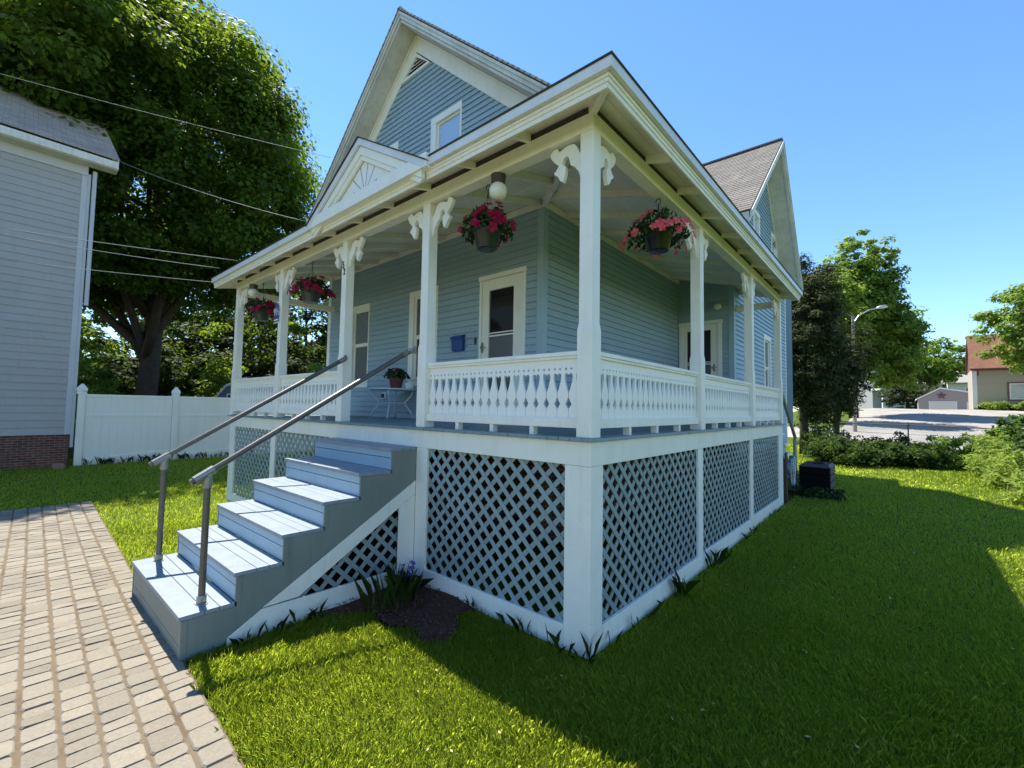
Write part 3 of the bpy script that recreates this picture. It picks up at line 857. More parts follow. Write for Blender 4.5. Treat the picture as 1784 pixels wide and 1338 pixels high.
def eave_strip(mb, o0, o1, z0, z1):
    mb.hexa([(GL, -o1, z0), (o1, -o1, z0), (o0, -o0, z0), (GL, -o0, z0), (GL, -o1, z1), (o1, -o1, z1), (o0, -o0, z1), (GL, -o0, z1)])
    mb.hexa([(o1, -o1, z0), (o1, GR, z0), (o0, GR, z0), (o0, -o0, z0), (o1, -o1, z1), (o1, GR, z1), (o0, GR, z1), (o0, -o0, z1)])
eave_strip(mb, EO - .02, EO, 4.122, 4.215); eave_strip(mb, EO, EO + .010, 4.160, 4.215); eave_strip(mb, EO, EO + .022, 4.190, 4.2149)
for xx in (GL,): mb.hexa([(xx - .02, -EO, 4.122), (xx, -EO, 4.122), (xx, WY, 4.60), (xx - .02, WY, 4.60), (xx - .02, -EO, 4.24), (xx, -EO, 4.24), (xx, WY, 4.885), (xx - .02, WY, 4.885)])
mb.hexa([(EO, GR, 4.122), (EO, GR + .02, 4.122), (GX, GR + .02, 4.43), (GX, GR, 4.43), (EO, GR, 4.24), (EO, GR + .02, 4.24), (GX, GR + .02, 4.56), (GX, GR, 4.56)])
part(mb, 'eave_fascia', M['white'], bevel=.003)
mb = MB()      # gutter
eave_strip(mb, EO + .024, EO + .060, 4.2165, 4.300)
eave_strip(mb, EO + .0, EO + .0235, 4.216, 4.25)
part(mb, 'gutter', M['gutter'], bevel=.004)
def rafter_bar(mb, along, pos, o0, o1, drop0, drop1, w=.045):
    # bar hanging under the sheathing from o0 (outside) to o1 (inside)
    P = []
    for (o, dz) in ((o0, drop0), (o1, drop1)):
        for s in (-w / 2, w / 2):
            for zz in (rz(o) - dz, rz(o) - .001):
                P.append(((pos + s, -o, zz) if along == 'x' else (o, pos + s, zz)))
    q = P
    mb.hexa([q[0], q[2], q[6], q[4], q[1], q[3], q[7], q[5]])
tails_x = [-.66 - .70 * k for k in range(12)]
tails_y = [.98 + .80 * k for k in range(9)]
for xx in tails_x:
    if xx > -8.4: mb = MB(); rafter_bar(mb, 'x', xx, EO - .021, .001, .075, .072); part(mb, 'rafter_tail', M['white'], bevel=.002)
for yy in tails_y:
    if yy < 7.6: mb = MB(); rafter_bar(mb, 'y', yy, EO - .021, .001, .075, .072); part(mb, 'rafter_tail', M['white'], bevel=.002)
mb = MB(); mb.box(PXL, -.012, .012, .03, 4.2255, 4.284); mb.box(-.03, -.012, .0305, PYE - .02, 4.2255, 4.284); part(mb, 'slot_shade_board', M['slot_shade'])  # recessed dark brown strip painting the shade in the slot above the beam
for xx in tails_x:
    if xx > -8.4: mb = MB(); rafter_bar(mb, 'x', xx, -.131, -2.02 if xx < -2.0 else max(xx - .02, -2.0), .085, .085, .05); part(mb, 'rafter', M['ceil'], bevel=.002)
for yy in tails_y:
    if yy < 7.2: mb = MB(); rafter_bar(mb, 'y', yy, -.131, -2.02 if yy > 2.0 else max(-yy - .02, -2.0), .085, .085, .05); part(mb, 'rafter', M['ceil'], bevel=.002)
# hip rafter
mb = MB()
P = []
for o, dz in ((EO - .03, .085), (-2.0, .11)):
    for s in (-.03, .03):
        for zz in (rz(o) - dz, rz(o) - .002): P.append((o + s * .7, -o + s * .7, zz))
mb.hexa([P[0], P[2], P[6], P[4], P[1], P[3], P[7], P[5]]); part(mb, 'hip_rafter', M['ceil'], bevel=.002); mb = MB()
mb.box(PXL, WX, WY - .045, WY - .017, 4.74, 4.83); mb.box(WX + .017, WX + .045, WY, RY, 4.74, 4.83)
part(mb, 'wall_ledger', M['ceil'], bevel=.002)

# pediment over the steps
PC, PH = -2.942, 4.985
mb = MB(); yf = -.352
bl, br = PC - 1.27, PC + 1.27
mb.prism([(bl + .1, yf + .06, 4.30), (br - .1, yf + .06, 4.30), (PC, yf + .06, PH - .1)], (0, .02, 0))
ped = part(mb, 'pediment', M['white_v'])
mb = MB()
for s in (-1, 1):
    hw = 1.27; sl_ = (PH - 4.26) / hw
    mb.prism([(PC, yf - .03, PH), (PC + s * hw, yf - .03, PH - sl_ * hw), (PC + s * hw, yf - .03, PH - sl_ * hw - .085), (PC, yf - .03, PH - .085)], (0, .03, 0))
part(mb, 'rake_board', M['gutter'], ped, bevel=.003)
mb = MB()
for s in (-1, 1):
    k = 1.19
    mb.prism([(PC, yf + .0005, PH - .086), (PC + s * k, yf + .0005, PH - .086 - sl_ * k), (PC + s * k, yf + .0005, PH - .19 - sl_ * k), (PC, yf + .0005, PH - .19)], (0, .045, 0))
    mb.prism([(PC, yf + .022, PH - .19), (PC + s * k, yf + .022, PH - .19 - sl_ * k), (PC + s * (k - .06), yf + .022, PH - .25 - sl_ * (k - .06)), (PC, yf + .022, PH - .25)], (0, .03, 0))
mb.box(bl - .02, br + .02, yf - .026, yf + .05, 4.195, 4.335)
part(mb, 'trim', M['white_v'], ped, bevel=.003)
mb = MB()     # sunburst: incised rays
for a in (20, 52, 82, 108, 138, 162):
    t = math.radians(a); ln = .30 if 40 < a < 150 else .2; r0 = .07
    d = V3(math.cos(t), 0, math.sin(t)); nn = V3(-math.sin(t), 0, math.cos(t))
    c = V3(PC + .03, yf + .0585, 4.335)
    mb.hexa([tuple(c + d * r0 - nn * .004), tuple(c + d * (r0 + ln) - nn * .009), tuple(c + d * (r0 + ln) - nn * .009 + V3(0, .004, 0)), tuple(c + d * r0 - nn * .004 + V3(0, .004, 0)),
             tuple(c + d * r0 + nn * .004), tuple(c + d * (r0 + ln) + nn * .009), tuple(c + d * (r0 + ln) + nn * .009 + V3(0, .004, 0)), tuple(c + d * r0 + nn * .004 + V3(0, .004, 0))])
part(mb, 'sunburst', simple('sunburst_grey', (.33, .34, .36), .6), ped)
mb = MB()
for s in (-1, 1):
    mb.prism([(PC, yf - .045, PH + .012), (PC + s * 1.29, yf - .045, PH + .012 - sl_ * 1.29), (PC + s * 1.29, -.347, PH + .012 - sl_ * 1.29), (PC, -.347, PH + .012)], (0, 0, -.012))
    mb.prism([(PC, -.3465, PH + .012), (PC + s * 1.15, -.3465, PH + .012 - sl_ * 1.15), (PC, 1.95, PH + .012)], (0, 0, -.012))
part(mb, 'pediment_roof', M['shing_dk'], ped)

# posts with sawn brackets
def post_mesh(cx, cy):
    mb = MB(); a, b = .070, .061
    ring = [(a, DK), (a, 2.47), (b, 2.53), (b, HZ0)]
    P = []
    for r, z in ring: P += [(cx - r, cy - r, z), (cx + r, cy - r, z), (cx + r, cy + r, z), (cx - r, cy + r, z)]
    F = [(0, 1, 2, 3)] + [(4 * i + j, 4 * i + (j + 1) % 4, 4 * i + 4 + (j + 1) % 4, 4 * i + 4 + j) for i in range(3) for j in range(4)] + [(12, 13, 14, 15)]
    mb.add(P, F); return mb
br_px = [(555, 720), (515, 675), (488, 618), (455, 580), (400, 568), (330, 572), (275, 590), (242, 600), (226, 585), (222, 566), (200, 548), (150, 556), (118, 578), (105, 600), (128, 645), (172, 695), (205, 722), (228, 735), (226, 758), (202, 780), (190, 796), (166, 802), (172, 822), (190, 838), (222, 856), (236, 880), (262, 915), (290, 935), (312, 905), (330, 850), (332, 780), (312, 762), (290, 752), (288, 720), (306, 690), (340, 672), (372, 690), (388, 730), (398, 775), (418, 800), (446, 806), (472, 830), (488, 858), (512, 880), (528, 922), (540, 960), (575, 1010), (575, 720)]
BR = [((575 - x) / 470 * .335, 4.075 - (y - 548) / 462 * .375) for x, y in br_px]
bvs, bfs = flat_outline([BR], .038)
POSTS = []
def post(cx, cy, dirs):
    p = part(post_mesh(cx, cy), 'porch_post', M['white'], bevel=.006)
    for d in dirs:
        mb = MB(); d = np.array(d, float)
        nrm = np.cross(d, [0, 0, 1.])
        mb.add([tuple(V3(cx, cy, 0) + d * (.058 + v[0]) + nrm * v[2] + V3(0, 0, v[1])) for v in bvs], bfs)
        mb.build('bracket', M['white'], p, bevel=.0)
    return p
FX = [-.062, -2.115, -3.885, -5.97, -8.07]
for i, xx in enumerate(FX):
    ds = [(-1, 0, 0), (1, 0, 0)] if 0 < i < 4 else ([(-1, 0, 0), (0, 1, 0)] if i == 0 else [(1, 0, 0)])
    post(xx, .062, ds)
SY = [2.575, 5.06, 7.32]
for yy in SY: post(-.062, yy, [(0, -1, 0), (0, 1, 0)] if yy < 7 else [(0, -1, 0)])

# balustrade of sawn boards
BW = .1125
h = BW / 2
right = [(h, 2.27), (h, 2.122), (h - .008, 2.132), (h - .019, 2.138), (h - .031, 2.134), (h - .039, 2.122), (h - .040, 2.102), (h - .034, 2.065), (h - .022, 2.025), (h - .010, 1.992), (h - .004, 1.970), (h - .0025, 1.94), (h - .014, 1.915), (h - .031, 1.882), (h - .015, 1.858), (h - .0025, 1.842), (h - .001, 1.755)]
loop = right + [(-u, z) for u, z in right[::-1]]
def circ(u, z, r): return [(u + r * math.cos(t), z + r * math.sin(t)) for t in np.linspace(0, 2 * math.pi, 9)[:-1]]
blv, blf = flat_outline([loop, circ(h - .026, 2.172, .011), circ(-h + .026, 2.172, .011)], .022)
def balustrade(fr, a, b):
    mb = MB(); fr.box(mb, a, b, -.035, .035, 2.252, 2.275); fr.box(mb, a, b, -.045, .045, 2.275, 2.310)
    r = part(mb, 'railing', M['white'], bevel=.005)
    mb = MB(); fr.box(mb, a, b, -.038, -.0115, 1.690, 1.768); fr.box(mb, a, b, .0115, .038, 1.690, 1.768); fr.box(mb, a, b, -.011, .011, 1.690, 1.752); mb.build('bottom_rail', M['white'], r, bevel=.004)
    n = int(round((b - a) / BW)); st = (b - a) / n
    mb0 = MB(); fr.uv(mb0, blv, blf, u0=a + st / 2)
    first = mb0.build('baluster', M['white_v'], r)
    for i in range(1, n):
        o = first.copy(); COL.objects.link(o); o.parent = r
        o.location = first.location + Vector(fr.U * st * i)
    k = 3 if b - a > 1.5 else 2
    for i in range(1, k + 1):
        mb = MB(); u = a + (b - a) * i / (k + 1); fr.box(mb, u - .022, u + .022, -.03, .03, DK, 1.689); mb.build('foot_block', M['white'], r)
BF = Frame((0, .062, 0), (1, 0, 0), (0, -1, 0)); BS = Frame((-.062, 0, 0), (0, 1, 0), (1, 0, 0))
balustrade(BF, FX[1] + .071, FX[0] - .071)
balustrade(BF, FX[3] + .071, FX[2] - .071); balustrade(BF, FX[4] + .071, FX[3] - .071)
balustrade(BS, .062 + .071, SY[0] - .071); balustrade(BS, SY[0] + .071, SY[1] - .071); balustrade(BS, SY[1] + .071, SY[2] - .071)
BL_ = Frame((FX[4], 0, 0), (0, 1, 0), (1, 0, 0)); balustrade(BL_, .062 + .071, WY - .02)

# ================================================================== front steps
steps = thing('front_steps', 'light blue painted wooden front steps with two metal pipe handrails and lattice side', 'steps', (-3.0, -1.0, 0))
SX0, SX1 = -3.87, -2.18
tz = [.289 + .2237 * k for k in range(6)]; ty = [-2.046 + .3475 * k for k in range(6)]
for k in range(6):
    mb = MB(); y0 = ty[k] - .018; y1 = (ty[k + 1] if k < 5 else -.003) - .0005
    cuts = [y0, y0 + .165, y0 + .262, y1]
    for a, b in zip(cuts[:-1], cuts[1:]): mb.box(SX0 - .012, SX1 + .012, a, b - .004, tz[k] - .034, tz[k])
    mb.build('tread', M['tread'], steps, bevel=.003)
    mb = MB(); zb = tz[k - 1] if k else -.12
    zt_ = tz[k] - .0345
    cut = zt_ - .07 if k else zt_ - .19
    mb.box(SX0, SX1, ty[k] + .0, ty[k] + .02, cut + .003, zt_); mb.box(SX0, SX1, ty[k] + .001, ty[k] + .02, zb + .0005, cut - .003)
    mb.build('riser', M['riser'] if k else M['stringer'], steps, bevel=.002)
for s, xx in ((1, SX1), (-1, SX0)):
    poly = [(ty[0] + .012, -.1), (ty[0] + .012, tz[0] - .035)]
    for k in range(1, 6): poly += [(ty[k] + .012, tz[k - 1] - .035), (ty[k] + .012, tz[k] - .035)]
    poly += [(-.003, tz[5] - .035), (-.003, 1.05), (-1.738, .045), (-1.80, -.1)]
    mb = MB()
    vs, fs = flat_outline([poly], .018)
    mb.add([(xx + s * .004 + v[2], v[0], v[1]) for v in vs], fs)
    for k in range(6):      # corner strips at the riser ends
        zb = tz[k - 1] if k else -.1
        mb.box(xx - .0, xx + s * .019, ty[k] - .003, ty[k] + .035, zb + .001, tz[k] - .0345)
    mb.build('stringer', M['stringer'], steps)
ST = Frame((SX1 + .012, 0, 0), (0, 1, 0), (1, 0, 0))
mb = MB()
mb.prism([ST.p(u, -.02, z) for u, z in [(-.001, 1.046), (-1.497, .180), (-1.21, .180), (-.001, .905)]], (.022, 0, 0))
mb.prism([ST.p(u, -.019, z) for u, z in [(-1.745, .030), (-1.50, .172), (-.17, .152), (-.17, -.14), (-1.76, -.12)]], (.024, 0, 0))
mb.prism([ST.p(u, -.0205, z) for u, z in [(-.001, .90), (-.198, .785), (-.198, -.14), (-.001, -.14)]], (.022, 0, 0))
mb.build('side_trim', M['white'], steps, bevel=.003)
mb = MB(); lattice(mb, ST, [((1, 0), -1.35), ((-1, 0), .19), ((0, 1), .14), ((.606, -1), -.92)], -1.35, -.19, .1, .85, w_in=-.05)
mb.build('side_lattice', M['lattice'], steps, recalc=False)
mb = MB(); mb.quad((-2.6, -1.7, 0), (-2.6, 0, 0), (-2.6, 0, 1.0), m=0); mb.quad((-3.8, .4, 1.35), (-2.3, .4, 1.35), (-2.3, .4, -.1), (-3.8, .4, -.1)); mb.build('under_shade', M['dark'], steps, recalc=False)  # near-black sheets painting the shade in the hollow under the steps
def rail_y(z): return -1.98 + (z - 1.235) / .621
for xx, topx in ((-3.735, -3.75), (-2.33, -2.25)):
    ylo, zlo = -1.985, 1.232; yhi = -.02; zhi = zlo + .621 * (yhi - ylo)
    d = V3(0, 1, .621) / math.hypot(1, .621)
    A = V3(xx, ylo, zlo); B = V3(xx, yhi, zhi)
    mb = MB(); mb.tube([A, A + (B - A) * .72], .0245, 14); mb.tube([A + (B - A) * .72, B], .0255, 14); mb.tube([A - d * .012, A + d * .004], .0275, 14)
    hr = mb.build('handrail', M['steel'], steps, smooth=False)
    mb = MB(); yb = -1.885; zt_ = 1.235 + .621 * (yb + 1.98) - .05
    mb.tube([(xx, yb, tz[0]), (xx, yb, zt_)], .0245, 14); mb.build('post', M['steel'], hr)
    mb = MB(); mb.lathe((xx, yb, tz[0]), [(.034, .004), (.034, .05), (.031, .062), (.026, .064)], 16); mb.prism([(xx + .07 * math.cos(t) * (1.0), yb + .042 * math.sin(t), tz[0] + .0005) for t in np.linspace(0, 2 * math.pi, 17)[:-1]], (0, 0, .007))
    for sx in (-.052, .052): mb.lathe((xx + sx, yb, tz[0] + .007), [(.009, 0), (.009, .006), (.004, .008)], 8)
    mb.build('flange', M['steel_new'], hr)
    mb = MB(); mb.tube([A + d * .015, A + d * .165], .033, 16); mb.lathe((xx, yb, zt_ - .07), [(.031, 0), (.033, .01), (.033, .075), (.026, .10), (.012, .118)], 14); mb.tube([(xx - .035, yb + .005, zt_ + .028), (xx + .035, yb + .005, zt_ + .028)], .014, 10)
    mb.build('rail_fitting', M['steel_new'], hr)
    mb = MB(); mb.tube([B - d * .09, B, (topx, .0, zhi + .012)], [.031, .031, .028], 12); mb.tube([(topx, -.012, zhi + .012), (topx, .0, zhi + .012)], .042, 14); mb.build('wall_bracket', M['steel_new'], hr)

# ================================================================== things on the porch
def flowers(P, nr, size, pet=5):
    Q = []
    for p, n in zip(P, nr):
        n = n / np.linalg.norm(n); a = np.cross(n, [0.3, .5, .8]); a /= np.linalg.norm(a); b = np.cross(n, a)
        ph = rng.uniform(0, 6.28); s = size * rng.uniform(.75, 1.2)
        for k in range(pet):
            t = ph + 2 * math.pi * k / pet; d = a * math.cos(t) + b * math.sin(t); e = -a * math.sin(t) + b * math.cos(t)
            Q.append([p, p + d * s * .6 + e * s * .38 + n * s * .12, p + d * s + n * s * .05, p + d * s * .6 - e * s * .38 + n * s * .12])
    return np.array(Q).reshape(-1, 3)
def basket(pos, hook_z, label, potm, fm, seed, spread=.34, nf=34, pr=.135):
    global rng
    rng = np.random.default_rng(seed)
    x, y, z = pos            # z = rim height
    t = thing('hanging_basket', label, 'hanging basket', (x, y, z - .2), 'hanging flower baskets along the porch beam')
    mb = MB(); mb.lathe((x, y, z - .20), [(.001, .012), (pr * .66, .0), (pr * .70, .004), (pr * .93, .165), (pr * 1.0, .17), (pr * 1.02, .198), (pr * .95, .20), (pr * .9, .175), (.001, .17)], 28, cap=False)
    mb.build('pot', M[potm], t, smooth=True)
    mb = MB()
    zt = hook_z - .14
    for k in range(3):
        a = 2.1 * k + .4; mb.tube([(x + pr * math.cos(a), y + pr * math.sin(a), z - .005), (x, y, zt)], .0022, 5)
    mb.tube([(x, y, zt - .02), (x, y, zt + .03)], [.009, .006], 8)
    mb.tube([(x, y, zt + .03)] + [(x + .026 * math.cos(q) - .026 + .026, y, zt + .085 + .03 * math.sin(q)) for q in np.linspace(-1.57, 3.3, 10)], .0055, 7)
    mb.build('hanger', M['black'], t)
    n = 520
    d = rng.normal(0, 1, (n, 3)); d /= np.linalg.norm(d, axis=1, keepdims=True)
    r = rng.random((n, 1)) ** .4
    C = np.array([x, y, z + .055]) + d * r * np.array([spread * .92, spread * .92, .15])
    C = C[(C[:, 2] > z - .01) | (np.hypot(C[:, 0] - x, C[:, 1] - y) > pr * 1.15)]; n = len(C); d = d[:n]
    far = np.hypot(C[:, 0] - x, C[:, 1] - y)
    C[:, 2] -= np.clip(far - .17, 0, None) * .75
    Q = leaf_quads(C, d * .7 + np.array([0, 0, .5]), np.full((n, 1), .085), np.full((n, 1), .034), .4)
    np_mesh('foliage', Q, 4, M['bleaf'], t)
    d = rng.normal(0, 1, (nf, 3)); d[:, 2] = np.abs(d[:, 2]) * .8 - .25; d /= np.linalg.norm(d, axis=1, keepdims=True)
    C = np.array([x, y, z + .06]) + d * np.array([spread, spread, .17]) * rng.uniform(.85, 1.08, (nf, 1))
    far = np.hypot(C[:, 0] - x, C[:, 1] - y); C[:, 2] -= np.clip(far - .17, 0, None) * .8
    np_mesh('blossoms', flowers(C, d + np.array([.2, -.4, .1]), .047), 4, M[fm], t)
basket((-1.262, .10, 3.605), 4.088, 'green hanging pot of magenta impatiens under the round porch lamp nearest the porch corner', 'pot', 'flower', 101, .29, 40, .142)
basket((-.075, 1.44, 3.70), 4.088, 'black hanging pot of coral pink impatiens on the right side of the porch', 'pot_black', 'flower2', 102, .36, 38, .150)
basket((-5.06, .10, 3.615), 4.088, 'grey green hanging pot of crimson impatiens between the two left porch bays', 'pot_grey', 'flower', 103, .33, 50, .15)
basket((-7.02, .10, 3.56), 4.088, 'grey hanging pot of crimson impatiens nearest the far left porch post', 'pot_grey', 'flower', 104, .32, 50, .15)

def globe(x, y, label):
    zc = HZ0
    t = thing('porch_lamp', label, 'lamp', (x, y, zc), 'globe lamps under the porch ceiling')
    mb = MB(); mb.lathe((x, y, zc - .085), [(.055, 0), (.068, .015), (.07, .055), (.075, .085)], 20); mb.build('lamp_base', M['bronze'], t, smooth=False)
    mb = MB(); mb.sphere((x, y, zc - .155), .088, 24); mb.build('lamp_globe', M['lamp'], t, smooth=True)
globe(-1.09, .065, 'round opal globe lamp on dark base above the magenta basket nearest the corner')
globe(-7.40, .065, 'round opal globe lamp under the porch beam beside the far left post')
t = thing('wall_lamp', 'small round clear glass lamp on the wall above the back porch door', 'lamp', (-1.14, RY, 4.11))
mb = MB(); mb.prism([REC.p(-1.14 + .06 * math.cos(a), .01, 4.11 + .06 * math.sin(a)) for a in np.linspace(0, 6.283, 17)[:-1]], REC.N * .03); mb.build('lamp_base', M['white_v'], t)
mb = MB(); mb.sphere(REC.p(-1.14, .09, 4.10), .085, 16, sz=.85); mb.build('lamp_globe', M['lamp'], t, smooth=True)

t = thing('mailbox', 'dark blue metal wall mailbox beside the front door', 'mailbox', (-3.73, WY - .03, 2.76))
mb = MB(); mb.prism([FRONT.p(-3.87, w, z) for w, z in [(.012, 2.765), (.085, 2.775), (.10, 3.0), (.012, 3.03)]], (.255, 0, 0)); mb.build('box', M['mail'], t, bevel=.008)
mb = MB(); mb.prism([FRONT.p(-3.878, w, z) for w, z in [(.012, 3.0315), (.108, 3.0015), (.112, 2.965), (.118, 2.965), (.115, 3.01), (.012, 3.045)]], (.271, 0, 0)); mb.build('lid', M['mail'], t, bevel=.003)

# plaque on the second post, black numerals on the post left of the steps
px, pz = FX[3] - .075, 3.37
t = thing('house_plaque', 'purple arched house number plaque with white border on a porch post', 'sign', (px, -.01, pz - .15))
def arch(w, h, k=0.):
    w -= k; return [(-w, -h + k), (w, -h + k), (w, h * .35), (w * .8, h * .62), (w * .45, h * .85), (0, h - k), (-w * .45, h * .85), (-w * .8, h * .62), (-w, h * .35)]
vs, fs = flat_outline([arch(.118, .175)], .012); mb = MB(); mb.add([(px + v[0], -.008 + v[2], pz + v[1]) for v in vs], fs); mb.build('border', M['white_v'], t)
vs, fs = flat_outline([arch(.118, .175, .014)], .004); mb = MB(); mb.add([(px + v[0], -.017 + v[2], pz + v[1]) for v in vs], fs); mb.build('face', M['purple'], t)
vs, fs = text_mesh('9½', .17); mb = MB(); mb.add([(px + v[0], -.0205 + v[2], pz + .005 + v[1]) for v in vs], fs); mb.build('numerals', M['white_v'], t)
mb = MB(); rd = random.Random(3)
uu = -.085
while uu < .08:
    w = rd.uniform(.008, .018); mb.box(px + uu, px + uu + w, -.0212, -.0195, pz - .142, pz - .142 + rd.uniform(.022, .035)); uu += w + .006
mb.build('street_lettering', M['white_v'], t)
t = thing('house_numerals', 'black metal numerals 5 and 2 fixed on the porch post left of the steps', 'house number', (FX[2], -.0, 3.66))
for ch, dx, dz in (('5', -.014, .048), ('2', .016, -.05)):
    vs, fs = text_mesh(ch, .13, .008); mb = MB(); mb.add([(FX[2] + dx + v[0] * .8, -.004 + v[2], 3.70 + dz + v[1]) for v in vs], fs); mb.build('numeral', M['ink'], t)

# metal table with a potted plant
tx, tyy = -5.06, 1.62
t = thing('garden_table', 'white metal garden table with curved legs against the porch wall', 'table', (tx, tyy, DK))
mb = MB(); mb.lathe((tx, tyy, DK + .50), [(.40, 0), (.415, .008), (.415, .022), (.40, .028)], 28); mb.build('table_top', M['table'], t)
for k in range(4):
    a = math.pi / 4 + k * math.pi / 2; c, s = math.cos(a), math.sin(a)
    mb = MB(); mb.tube([(tx + c * q, tyy + s * q, DK + z) for q, z in ((.36, .50), (.34, .42), (.27, .33), (.22, .28), (.25, .22), (.33, .12), (.38, .0))], .012, 8); mb.build('leg', M['table'], t, smooth=True)
mb = MB()
for k in range(4):
    a0 = math.pi / 4 + k * math.pi / 2; a1 = a0 + math.pi / 2
    mb.tube([(tx + .22 * math.cos(a0), tyy + .22 * math.sin(a0), DK + .28), (tx + .22 * math.cos(a1), tyy + .22 * math.sin(a1), DK + .28)], .009, 6)
mb.build('stretcher', M['table'], t)
rng = np.random.default_rng(55)
px_, py_, pz_ = tx + .18, tyy - .05, DK + .5285
t = thing('potted_plant', 'pink begonia in a maroon pot standing on the white garden table', 'potted plant', (px_, py_, pz_))
mb = MB(); mb.lathe((px_, py_, pz_), [(.085, 0), (.095, .01), (.125, .15), (.137, .152), (.137, .185), (.12, .185), (.11, .16), (.001, .155)], 22, cap=False); mb.build('pot', M['pot_red'], t, smooth=False)
n = 170; d = rng.normal(0, 1, (n, 3)); d[:, 2] = abs(d[:, 2]); d /= np.linalg.norm(d, axis=1, keepdims=True)
C = np.array([px_, py_, pz_ + .19]) + d * (rng.random((n, 1)) ** .4) * np.array([.22, .22, .16])
np_mesh('foliage', leaf_quads(C, d + np.array([0, 0, .4]), np.full((n, 1), .10), np.full((n, 1), .065), .4), 4, M['bleaf'], t)
d = rng.normal(0, 1, (24, 3)) * .5 + np.array([-.2, -.2, 1]); d /= np.linalg.norm(d, axis=1, keepdims=True)
np_mesh('blossoms', flowers(np.array([px_ - .02, py_, pz_ + .26]) + d * np.array([.13, .13, .10]), d, .035), 4, M['flower3'], t)
t = tag(MB().lathe((tx + .36, tyy + .1, DK + .5285), [(.06, 0), (.065, .01), (.09, .10), (.085, .10), (.06, .02)], 18, cap=True).build('bowl', M['white_v'], None), 'small white bowl behind the maroon pot on the garden table', 'bowl')

# ================================================================== back steps, hose, bin
bk = thing('back_steps', 'grey back steps with white edged treads and a wooden handrail beyond the side porch', 'steps', (-.5, 8.4, 0))
for k in range(6):
    mb = MB(); yy = 7.44 + .33 * k; zz = 1.42 - .215 * k
    mb.box(-1.0, -.055, yy, yy + .30, zz - .04, zz); mb.box(-.0545, -.03, yy + .02, yy + .31, zz - .045, zz - .004, 1); mb.build('tread', [M['riser'], M['white_v']], bk, bevel=.003)
mb = MB(); mb.prism([(-.09, 7.42, 1.45), (-.09, 7.42, 1.15), (-.09, 9.35, -.1), (-.09, 9.65, -.1)], (.03, 0, 0)); mb.build('stringer', M['riser'], bk)
mb = MB(); mb.tube([(-.06, 7.55, 2.30), (-.06, 9.13, 1.27)], .035, 6); mb.tube([(-.06, 9.08, 1.25), (-.06, 9.08, .2)], .035, 4); mb.build('handrail', M['wood_gr'], bk)
mb = MB(); mb.box(-.12, -.03, 7.86, 7.97, -.05, 1.0); mb.build('support_post', M['wood_br'], bk)
hs = thing('garden_hose', 'pale garden hose coiled on a blue hanger at the back steps', 'hose', (-.03, 8.15, .8))
mb = MB(); mb.prism([(-.02, 8.07, .93), (-.02, 8.27, .93), (-.02, 8.24, .78), (-.02, 8.10, .78)], (.09, 0, 0)); mb.build('hanger', M['hose_b'], hs, bevel=.01)
mb = MB(); rd = random.Random(5)
for k in range(9):
    w = rd.uniform(.07, .15); L = rd.uniform(.35, .60); yo = 8.17 + rd.uniform(-.05, .06); xo = .0 + .009 * k
    mb.tube([(xo, yo + w * math.sin(q), .90 - L / 2 * (1 - math.cos(q))) for q in np.linspace(0, 2 * math.pi, 22)], .0095, 7, cap=False)
mb.build('coil', M['hose'], hs, smooth=True)
bn = thing('compost_bin', 'low black plastic compost bin with a lid handle on the lawn by the back steps', 'bin', (.33, 9.3, 0))
BX0, BX1, BY0, BY1 = .03, .60, 8.95, 9.85
mb = MB()
for k in range(4): mb.box(BX0, BX1, BY0, BY1, .02 + .155 * k, .02 + .155 * k + .148)
mb.build('body', M['bin'], bn, bevel=.012)
mb = MB()
for k in range(4): mb.box(BX1 + .0005, BX1 + .02, BY0 + .02, BY1 - .02, .03 + .155 * k, .03 + .155 * k + .13)
mb.build('end_panel', M['binpanel'], bn, bevel=.006)
mb = MB(); mb.hexa([(BX0 - .02, BY0 - .02, .642), (BX1 + .03, BY0 - .02, .642), (BX1 + .03, BY1 + .02, .642), (BX0 - .02, BY1 + .02, .642), (BX0 + .05, BY0 + .06, .70), (BX1 - .03, BY0 + .06, .70), (BX1 - .03, BY1 - .06, .70), (BX0 + .05, BY1 - .06, .70)])
mb.box(.25, .50, 9.2, 9.55, .70, .725); lid = mb.build('lid', M['bin_lid'], bn, bevel=.008)
mb = MB(); mb.tube([(.28, 9.12, .70), (.30, 9.10, .745), (.48, 9.10, .745), (.50, 9.12, .70)], .013, 7); mb.build('handle', M['bin_lid'], lid)

# ================================================================== ground
def gz(x, y):
    """ground height: flat garden, a rise to the lot and houses beyond the back fence"""
    x = np.asarray(x, float); y = np.asarray(y, float)
    small_k = np.clip((y + 1.4) / 1.2, 0, 1)
    z = np.interp(y, [22, 28, 42, 57, 80, 200, 400], [0, .15, 1.25, 2.45, 2.2, 2.6, 3.0])
    f = np.clip((x + 14) / 8, 0, 1)
    small = .035 * np.sin(x * .9 + 1.3) * np.sin(y * .7 + .4) * np.clip((np.hypot(x + 3, y - 2) - 5) / 6, 0, 1)
    side = .05 * np.clip((y - 3) / 4, 0, 1) * np.clip(1 - abs(x) / 3, 0, 1)
    return -.03 + z * f + small * small_k + side - .012 * (1 - small_k)
def sheet(name, xs, ys, mat, dz=0., smooth=True):
    X, Y = np.meshgrid(xs, ys); Z = gz(X, Y) + dz
    V = np.stack([X, Y, Z], -1).reshape(-1, 3); nx = len(xs)
    Fc = [(j * nx + i, j * nx + i + 1, (j + 1) * nx + i + 1, (j + 1) * nx + i) for j in range(len(ys) - 1) for i in range(nx - 1)]
    mb = MB(); mb.v = [tuple(v) for v in V]; mb.f = Fc; mb.mi = [0] * len(Fc)
    return mb.build(name, mat, None, smooth=smooth, recalc=False)
